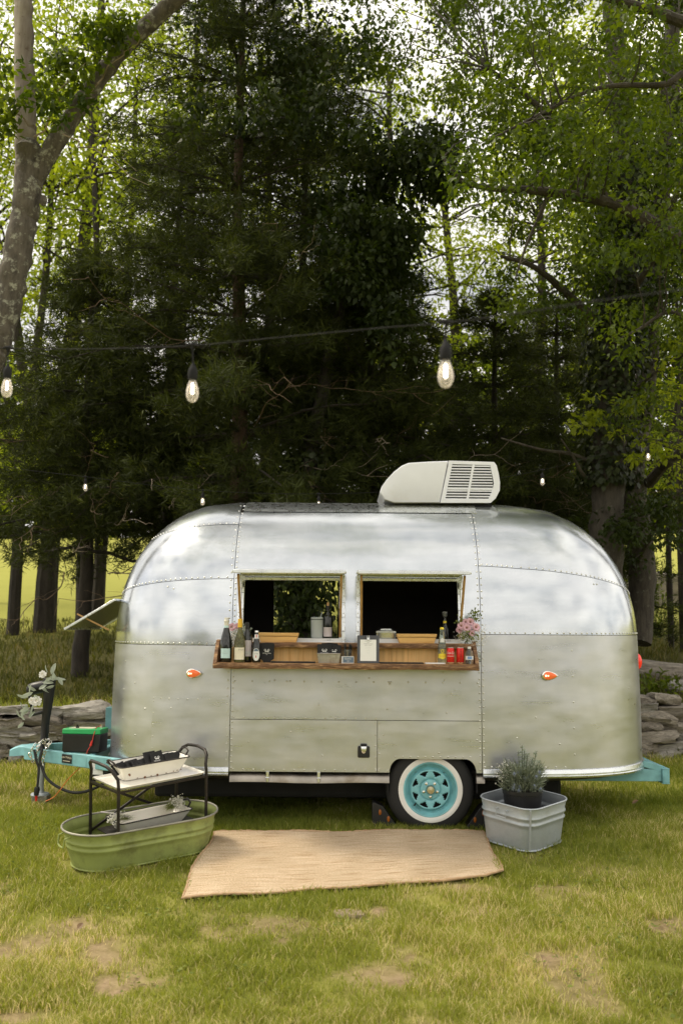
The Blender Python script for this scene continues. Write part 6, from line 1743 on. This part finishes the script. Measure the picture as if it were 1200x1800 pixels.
for a, b, r_ in ((at(110, 235, YT - .1), at(262, 325, YT - .6), .008), (at(150, 220, YT - .1), at(240, 300, YT - .5), .005), (at(60, 240, YT - .1), at(150, 110, YT - .5), .010), (at(50, 220, YT - .1), at(-10, 130, YT - .6), .010), (at(160, 160, YT - .1), at(250, 60, YT - .5), .010)):
    p_ = twig_path(a, b, .02, .15, 7); mb.tube(p_, [r_ * (1 - .7 * k / 7) for k in range(8)], 5, cap=False)
mb.build('twigs', 'twig_pale', tree)
def overhead(x0, x1, y0, y1, n, seed):      # boughs above the frame, mirrored in the roof
    r_ = np.random.default_rng(seed); x = r_.uniform(x0, x1, n); y = r_.uniform(y0, y1, n)
    return np.stack([x, y, 2.6 + .66 * y + r_.uniform(0, 2.2, n)], 1)
over_l = overhead(-5.5, .6, 5.2, 10.2, 150, 91); over_r = overhead(-.2, 6.5, 5.6, 10.6, 170, 92)
cl = np.concatenate([pix_clumps(70, 150, 80, 215, 8.9, 9.4, 15, 1), pix_clumps(150, 220, 40, 100, 8.9, 9.4, 8, 6), pix_clumps(-40, 40, 100, 230, 8.9, 9.4, 12, 2), pix_clumps(190, 250, 30, 100, 8.9, 9.3, 5, 3), over_l])
leaves_at('crown', cl, np.concatenate([np.full(len(cl) - 150, .17), np.full(150, .5)]), 36, .085, 'leaf_near', tree, 0, 1, .3, .6)
mb = MB()
for c in over_l[::3]:
    p_ = catmull(twig_path(at(300, -60, YT - .1), c, .1, .06, 5), 3); mb.tube(p_, [.03 * (1 - .85 * k / (len(p_) - 1)) for k in range(len(p_))], 5, cap=False)
stuff(mb.build('branches', 'bark_lichen', tree))

# --- big broadleaf trees at the right
Y1 = 12.9
t1 = [at(1062, 1140, Y1), at(1064, 1000, Y1), at(1068, 850, Y1), at(1076, 700, Y1), at(1088, 560, Y1), at(1098, 420, Y1 + .1), at(1096, 260, Y1 + .2), at(1080, 60, Y1 + .3), at(1060, -150, Y1 + .4)]
cl = np.concatenate([pix_clumps(880, 1240, 80, 560, 10.8, 13.6, 120, 31), pix_clumps(760, 1100, -160, 330, 11.2, 14.2, 92, 32), pix_clumps(1090, 1260, 540, 760, 11.2, 12.7, 16, 34), pix_clumps(620, 820, -110, 210, 12.6, 14.6, 46, 35)])
e = broadleaf('ivy_clad_tree', 'tall tree with dark ivy up its trunk right of the trailer', t1, .245, .12, cl, .34, 100, .076, 'leaf_near', 'bark_grey', twig_frac=.35, tint=(0, .8), droop=.6,
    extra_limbs=[([at(1084, 600, Y1), at(1000, 520, Y1 - .3), at(940, 470, Y1 - .7), at(880, 450, Y1 - 1.0)], .07, .02), ([at(1096, 400, Y1), at(1020, 280, Y1 - .5), at(950, 190, Y1 - .8), at(860, 120, Y1 - 1)], .08, .02), ([at(1090, 540, Y1), at(1140, 470, Y1 - .6), at(1200, 380, Y1 - 1.1)], .06, .02), ([at(1068, 830, Y1), at(1010, 800, Y1 - .2), at(950, 790, Y1 - .3), at(880, 770, Y1 - .3)], .035, .01), ([at(1066, 860, Y1), at(1030, 840, Y1 - .2), at(1005, 800, Y1 - .4), at(985, 770, Y1 - .5)], .03, .008), ([at(1100, 700, Y1 - .1), at(1150, 655, Y1 - .7), at(1200, 625, Y1 - 1.2)], .03, .010)])
def ivy(parent, path, rad, n, size=.07, seed=3, z0=0, dens=1.0):
    r_ = np.random.default_rng(seed); P_ = np.array([[p.x, p.y, p.z] for p in catmull([Vector(p) for p in path], 20)])
    i = r_.integers(0, len(P_), n); a = r_.uniform(0, 6.28, n); rr_ = rad * r_.uniform(.95, 1.45, n) * (1 + .35 * vnoise(P_[i, 2] * 2.3, a, 4))
    d = np.stack([np.cos(a), np.sin(a), np.zeros(n)], 1); b = P_[i] + d * rr_[:, None] + r_.normal(size=(n, 3)) * .03
    ax = d * .35 + r_.normal(size=(n, 3)) * .35; ax[:, 2] -= .9
    L = size * r_.uniform(.6, 1.3, n); v, q = leaf_quads(b, ax, d + r_.normal(size=(n, 3)) * .2, L, L * .85, .05, .05)
    return stuff(np_mesh('ivy', v, q, 'leaf_ivy', parent, r_.uniform(0, 1, n)))
ivy(e, [t1[2], t1[3], t1[4], t1[5], t1[6]], .25, 5200, .085)
# second trunk
Y2 = 13.6
t2 = [at(1122, 1130, Y2), at(1128, 1000, Y2), at(1118, 900, Y2), at(1112, 820, Y2), at(1126, 740, Y2), at(1138, 640, Y2), at(1150, 500, Y2), at(1165, 300, Y2 + .1), at(1180, 60, Y2 + .2), at(1200, -160, Y2 + .3)]
cl = np.concatenate([pix_clumps(1080, 1260, -150, 420, 12.4, 14.6, 64, 41), pix_clumps(1100, 1250, 420, 640, 12.0, 13.6, 20, 42), pix_clumps(1040, 1200, 880, 990, 12.2, 13.4, 15, 43)])
broadleaf('leaning_tree', 'pale grey leaning trunk just right of the ivy-clad tree', t2, .19, .11, cl, .32, 100, .076, 'leaf_dark', 'bark_grey', twig_frac=.35, tint=(.2, 1), droop=.5,  # dark leaf colour carries the deep shade of this crown
    extra_limbs=[([at(1140, 850, Y2 - .1), at(1165, 820, Y2 - .5), at(1190, 800, Y2 - .9), at(1230, 790, Y2 - 1.2)], .08, .05), ([at(1120, 990, Y2 - .1), at(1150, 930, Y2 - .5), at(1180, 880, Y2 - .8), at(1215, 850, Y2 - 1)], .035, .02)])
# sunlit low sprays in front of the trunks
spr = np.concatenate([pix_clumps(1080, 1150, 690, 780, 11.9, 12.3, 12, 44), pix_clumps(1000, 1060, 690, 770, 11.9, 12.3, 9, 45), pix_clumps(1140, 1210, 600, 700, 11.3, 11.9, 11, 46), pix_clumps(1100, 1200, 780, 810, 11.7, 12.1, 7, 47)])
p = at(1230, 1200, 12.2)
broadleaf('sapling', 'slender sapling with bright lime leaves in front of the two big trunks', [Vector((p.x, 12.1, .7)), at(1225, 1000, 12.1), at(1222, 800, 12.0), at(1215, 650, 11.9)], .03, .012, spr, .16, 20, .085, 'leaf_back', 'bark_grey', tint=(.3, 1), droop=.35, flat=.4, twig_r=.006)
# overhanging tree outside the frame on the right: arching limb
Y3 = 10.4
p3 = at(1420, 1200, Y3)
cl = np.concatenate([pix_clumps(790, 1240, 230, 480, 9.4, 10.8, 66, 51, lambda x, y: y < 300 + .45 * (x - 700)), pix_clumps(900, 1260, -120, 240, 9.2, 10.8, 66, 52), pix_clumps(1080, 1260, 440, 640, 9.8, 10.8, 18, 53)])
e = broadleaf('overhanging_tree', 'big tree outside the right edge whose mossy limb arches into the picture', [Vector((p3.x, Y3 + .4, 0)), at(1400, 800, Y3 + .2), at(1330, 560, Y3), at(1250, 470, Y3)], .26, .13, cl, .25, 46, .075, 'leaf_near', 'bark_grey', twig_frac=.5, tint=(0, .85), droop=.6,
    extra_limbs=[([at(1260, 480, Y3), at(1200, 425, Y3), at(1140, 388, Y3), at(1080, 358, Y3), at(1000, 342, Y3), at(930, 333, Y3), at(860, 330, Y3), at(810, 315, Y3), at(775, 270, Y3)], .095, .015),
                 ([at(965, 340, Y3), at(945, 385, Y3 + .1), at(925, 430, Y3 + .1), at(905, 490, Y3 + .1)], .028, .008),
                 ([at(1300, 60, Y3 - .4), at(1200, 38, Y3 - .4), at(1150, 18, Y3 - .4), at(1090, 2, Y3 - .4), at(1000, -30, Y3 - .4)], .075, .04),
                 ([at(1280, 90, Y3 - .3), at(1200, 128, Y3 - .3), at(1165, 148, Y3 - .3), at(1080, 150, Y3 - .3), at(1020, 165, Y3 - .3), at(920, 215, Y3 - .3), at(870, 240, Y3 - .3)], .045, .010),
                 ([at(1260, 650, Y3), at(1190, 550, Y3), at(1120, 580, Y3), at(1080, 600, Y3)], .03, .008)])

leaves_at('crown', over_r, .5, 40, .08, 'leaf_near', e, 0, .85, .5, .6)

# --- vine-draped dark broadleaf mass between the cedars and the bright gap
Yv = 12.4
tv = [Vector((cx(540, 13.2), 13.2, .4)), at(540, 1000, 13.2), at(548, 800, 13.4), at(585, 600, 13.8), at(620, 450, 13.8), at(650, 330, 13.6), at(670, 270, 13.4)]
clv = np.concatenate([pix_clumps(600, 790, 230, 340, 11.9, 12.9, 46, 61), pix_clumps(560, 730, 320, 520, 11.9, 12.9, 52, 62), pix_clumps(660, 710, 520, 620, 11.9, 12.5, 10, 63), pix_clumps(330, 620, -120, 250, 12.0, 13.4, 52, 64), pix_clumps(480, 556, 1000, 1110, 12.2, 12.7, 16, 65)])
e = broadleaf('vine_draped_tree', 'dark tree draped with vines rising behind the serving windows', tv, .14, .03, clv, .33, 72, .10, 'leaf_dark', 'bark_dark', tint=(0, 1), droop=.8, twigs=False)
ivy(e, tv[:3], .26, 1800, .09, 8)

# --- lighter broadleaf trees of the wood behind
def back_tree(px, Y, w, label, r0=.2, h=15.0, nc=70, per=90, size=.22, seed=0, lean=0.0, lo=5.0, tint=(0, 1), fork=None, crown_px=None, spread=.95, low=0, thin=.85):
    x = cx(px, Y); z0 = float(terrain(x, Y)) - .1
    tr_ = [Vector((x, Y, z0)), Vector((x + lean * .2, Y, z0 + h * .25)), Vector((x + lean * .5 + .2, Y, z0 + h * .5)), Vector((x + lean, Y + .2, z0 + h * .82))]
    c = ell((x + lean * .7, Y + .2, z0 + (lo + h) / 2), (w, w * .8, (h - lo) / 2), nc, .2, seed)
    if low: c = np.concatenate([c, ell((x + lean * .3, Y - .4, z0 + lo * .75), (w * .8, w * .5, lo * .30), low, .1, seed + 500)])
    ex = []
    if fork: ex.append(([tr_[0] + Vector((0, 0, h * fork[0])), tr_[0] + Vector((fork[1] * .5, 0, h * (fork[0] + .12))), tr_[0] + Vector((fork[1], 0, h * (fork[0] + .3)))], r0 * .7, r0 * .3))
    return broadleaf('woodland_tree', label, tr_, r0, r0 * .3, c, spread, int(per * 1.6 * thin), size * .56, 'leaf_back', 'bark_dark', 'woodland trees behind the cedars', tint=tint, extra_limbs=ex, twig_r=.022, droop=.4, flat=.7, sides=9, twig_frac=.7)
back_tree(32, 19.5, 3.2, 'thin forked dark trunk at the far left edge of the wood', .13, 15, 60, 84, .20, 71, .3, 4.4, fork=(.22, -.8), low=26)
back_tree(88, 20.0, 3.4, 'stout dark trunk beside the thin forked one at the far left', .23, 17, 64, 84, .21, 72, .6, 5.0, fork=(.16, -1.1), low=26)
back_tree(152, 17.6, 2.6, 'thin dark trunk just left of the open front window', .115, 13, 40, 80, .18, 73, -.3, 5.0, low=8)
back_tree(178, 21.0, 3.0, 'thin forked trunk behind the open front window', .15, 15, 50, 84, .21, 74, .4, 5.6, fork=(.14, .8), low=10)
back_tree(290, 27, 4.8, 'broad pale green tree behind the left cedars', .25, 20, 80, 90, .27, 75, .5, 5.0, thin=0.8)
back_tree(470, 30, 5.0, 'broad pale green tree seen through the middle cedars', .25, 21, 80, 90, .28, 76, -.5, 5.0, thin=0.8)
back_tree(660, 24, 3.8, 'yellow-green tree behind the vine-draped mass', .2, 17, 76, 90, .24, 77, .3, 4.0, thin=0.62)
back_tree(800, 26, 4.0, 'airy yellow-green tree in the bright gap right of centre', .22, 15.5, 70, 80, .25, 78, -.4, 3.5, tint=(.3, 1), thin=0.5)
back_tree(930, 22, 3.3, 'bright green tree behind the arching limb', .18, 15, 76, 88, .22, 79, .3, 3.5, thin=0.62)
back_tree(1080, 24, 3.8, 'green tree filling the gap behind the big right trunks', .22, 17, 84, 88, .24, 80, .3, 5.0, thin=0.7)
back_tree(1172, 17.5, 2.2, 'very thin dark trunk at the right edge before the field', .06, 11, 40, 76, .18, 81, .2, 4.6, low=8)
back_tree(1202, 17.0, 2.4, 'dark trunk cut by the right edge of the picture', .15, 14, 44, 80, .18, 82, .1, 4.4, low=10)
back_tree(1010, 19.0, 2.6, 'low bushy tree behind the rear end of the trailer', .12, 8.5, 56, 84, .18, 83, .1, 1.0, tint=(0, .6), thin=1.0)
back_tree(-60, 26, 4.4, 'leafy tree beyond the left edge of the wood', .22, 19, 64, 84, .27, 84, .2, 4.0)
back_tree(1270, 22, 4.0, 'leafy tree beyond the right edge of the wood', .22, 18, 60, 84, .24, 85, -.2, 5.0)
# far wood closing the top of the field
def far_wood():
    r_ = np.random.default_rng(9); n = 620
    x = r_.uniform(-62, 62, n); y = 82 + r_.uniform(0, 14, n); z = terrain(x, y) + r_.uniform(0, 1, n) ** 1.3 * 17
    leaves_at('far_wood', np.stack([x, y, z], 1), 2.6, 80, 1.1, 'leaf_dark', None, .3, 1, .4, .8)
    o = bpy.data.objects['far_wood']; tag(o, 'far green wood closing off the top of the bright field', 'wood', kind='stuff')
far_wood()
def hedgerow():
    r_ = np.random.default_rng(19); n = 420
    x = r_.uniform(-70, 70, n); y = -52 - r_.uniform(0, 6, n); top = 3.0 + 5.5 * fbm(x * .09, x * 0, 5, 3) ** 1.3 * 1.4
    z = terrain(x, y) + r_.uniform(0, 1, n) * top
    leaves_at('hedgerow', np.stack([x, y, z], 1), 1.6, 50, 1.0, 'leaf_dark', None, .3, 1, .4, .8)
    tag(bpy.data.objects['hedgerow'], 'far green hedgerow behind the camera mirrored in the metal', 'hedgerow', kind='stuff')
hedgerow()
# undergrowth along the wall
def plant(px, py, Y, n, h_, label):
    p = at(px, py, Y); z = float(terrain(p.x, Y)); e = empty('weed_plant', (p.x, Y, z), 0, label, 'plant', 'weeds above the wall')
    b = np.stack([rng.normal(0, .12, n), rng.normal(0, .08, n), rng.uniform(.02, h_, n)], 1); d = rng.normal(size=(n, 3)); d[:, 2] += .2
    v, q = leaf_quads(b, d, np.tile([[0, 0, 1.0]], (n, 1)) + rng.normal(size=(n, 3)) * .3, rng.uniform(.07, .14, n), rng.uniform(.035, .07, n), .15, .2); stuff(np_mesh('leaves', v, q, 'leaf_near', e, rng.uniform(.3, 1, n)))
    for k in range(4):
        mb = MB(); mb.tube([(random.uniform(-.05, .05), 0, 0), (random.uniform(-.12, .12), 0, h_ * .9)], .004, 5); mb.build('stem', 'leaf_green', e)
plant(1138, 1192, 13.0, 60, .28, 'leafy green weed right beside the rear of the trailer'); plant(1168, 1190, 13.1, 60, .32, 'leafy green weed above the stone wall at the right'); plant(1150, 1110, 19, 200, 1.1, 'sunlit green bush at the edge of the field on the right')

# ------------------------------------------------------------------ grass
def in_tubs(x, y):
    c, s_ = math.cos(TUBA), math.sin(TUBA); u = (x - TUBC[0]) * c + (y - TUBC[1]) * s_; v = -(x - TUBC[0]) * s_ + (y - TUBC[1]) * c
    m = (np.abs(u) < .53) & (np.abs(v) < .20)
    c, s_ = math.cos(R(43)), math.sin(R(43)); u = (x - SQC[0]) * c + (y - SQC[1]) * s_; v = -(x - SQC[0]) * s_ + (y - SQC[1]) * c
    m |= (np.abs(u) < .21) & (np.abs(v) < .21)
    # rug
    px_ = [p.x for p in RUG]; 
    inside = np.ones_like(x, bool)
    for i in range(4):
        a, b = RUG[i], RUG[(i + 1) % 4]; inside &= ((b.x - a.x) * (y - a.y) - (b.y - a.y) * (x - a.x)) < -.012
    return m | inside
def blades(name, n, x0, x1, y0, y1, hgt, wid, seed, ypow=1.0, label=None, cone=None, material='grass_blade', outer=False):
    r_ = np.random.default_rng(seed)
    y = y0 + (y1 - y0) * r_.uniform(0, 1, n) ** ypow
    if cone: half = np.minimum(.36 * y + .35, 9); x = r_.uniform(-1, 1, n) * half
    else: x = r_.uniform(x0, x1, n)
    cl_ = fbm(x * 5, y * 5, 71, 3); d = dirt_at(x, y)
    patch = fbm(x * 1.1 + 3, y * 1.1, 91, 3)
    keep = (r_.uniform(0, 1, n) < np.clip(.30 + 1.6 * (cl_ - .25), .12, 1)) & (r_.uniform(0, 1, n) > d * 1.25) & ~in_tubs(x, y)
    if outer: keep &= np.abs(x) > np.minimum(.36 * y + .33, 9)
    s_ = y - wall_y(x); keep &= (s_ < -.30) | (s_ > .15)
    x, y, cl_, patch, d = x[keep], y[keep], cl_[keep], patch[keep], d[keep]; n = len(x)
    z = terrain(x, y) - .004
    H_ = hgt * r_.uniform(.45, 1.15, n) * (.55 + .9 * cl_) * (1 - .5 * d) * (.75 + .5 * patch)
    az = r_.uniform(0, 6.28, n) + 2.0 * vnoise(x * 2.2, y * 2.2, 5); ln = r_.uniform(.15, 1.0, n) * H_ * 1.0
    w = wid * r_.uniform(.7, 1.3, n)
    P_ = np.stack([x, y, z], 1); dr = np.stack([np.cos(az), np.sin(az), np.zeros(n)], 1)
    fa = r_.uniform(0, 6.28, n); sd = np.stack([np.cos(fa), np.sin(fa), np.zeros(n)], 1) * w[:, None] * .5
    mid = P_ + dr * (ln * .32)[:, None]; mid[:, 2] += H_ * .62
    tip = P_ + dr * ln[:, None]; tip[:, 2] += H_
    v = np.stack([P_ - sd, P_ + sd, mid + sd * .75, mid - sd * .75, tip], 1).reshape(-1, 3)
    b = np.arange(n)[:, None] * 5
    q = b + np.array([[0, 1, 2, 3]]); t = b + np.array([[3, 2, 4]])
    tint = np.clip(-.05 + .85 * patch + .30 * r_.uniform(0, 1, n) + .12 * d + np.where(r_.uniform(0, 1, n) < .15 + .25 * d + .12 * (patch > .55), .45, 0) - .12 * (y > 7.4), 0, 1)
    o = np_mesh(name, v, q, material, None, np.concatenate([tint, tint]), tris=t)
    tag(o, label, 'grass', kind='stuff'); return o
blades('lawn_grass', 310000, 0, 0, 4.55, 9.2, .060, .0050, 1, 1.15, label='short mown lawn with straw-coloured blades in front of the trailer', cone=True)
blades('lawn_edge_grass', 60000, -6, 6, 4.0, 9.2, .066, .009, 4, 1.0, label='lawn grass running on beside the view', outer=True)
blades('verge_grass', 60000, -5, 6, 9.0, 12.2, .085, .008, 2, 1, label='rougher grass between the trailer and the stone wall')
blades('meadow_grass', 62000, -9, 10, 11.9, 22, .12, .016, 3, 1.5, material='grass_shade', label='grass tinted with canopy shade on the slope above the stone wall')

def clover():
    r_ = np.random.default_rng(77); n = 1800
    cxy = r_.uniform([-2.6, 5.0], [2.6, 9.0], (60, 2)); k = r_.integers(0, 60, n); x = cxy[k, 0] + r_.normal(0, .10, n); y = cxy[k, 1] + r_.normal(0, .07, n)
    m_ = ~in_tubs(x, y); x, y = x[m_], y[m_]; n = len(x)
    b = np.stack([x, y, terrain(x, y) + r_.uniform(.012, .045, n)], 1)
    d = r_.normal(size=(n, 3)); d[:, 2] *= .25
    L = r_.uniform(.014, .034, n); v, q = leaf_quads(b, d, np.tile([[0, 0, 1.0]], (n, 1)) + r_.normal(size=(n, 3)) * .3, L, L * .8, .12, .1)
    tag(np_mesh('clover_patches', v, q, 'leaf_green', None, r_.uniform(0, 1, n)), 'small round-leaved clover scattered through the lawn', 'clover', kind='stuff')
clover()
def dry_leaf(px, py, s_, rz, label):
    p = gnd(px, py); mb = MB()
    mb.add([Vector((x * s_, y * s_, z * s_)) for x, y, z in ((0, 0, 0), (.35, .28, .12), (.7, .22, .16), (1, 0, .05), (.7, -.22, .2), (.35, -.28, .10), (.5, 0, .0))], [(0, 1, 6), (1, 2, 6), (2, 3, 6), (3, 4, 6), (4, 5, 6), (5, 0, 6)])
    o = mb.build('fallen_leaf', 'rock_rust', None); o.location = (p.x, p.y, float(terrain(p.x, p.y)) + .03); o.rotation_euler = (R(25), R(-20), rz); tag(o, label, 'leaf', 'fallen leaves on the lawn')
dry_leaf(135, 1645, .06, 1.2, 'curled brown dead leaf on the lawn at the left'); dry_leaf(1110, 1392, .07, .3, 'pale flat leaf in the grass right of the square tub')
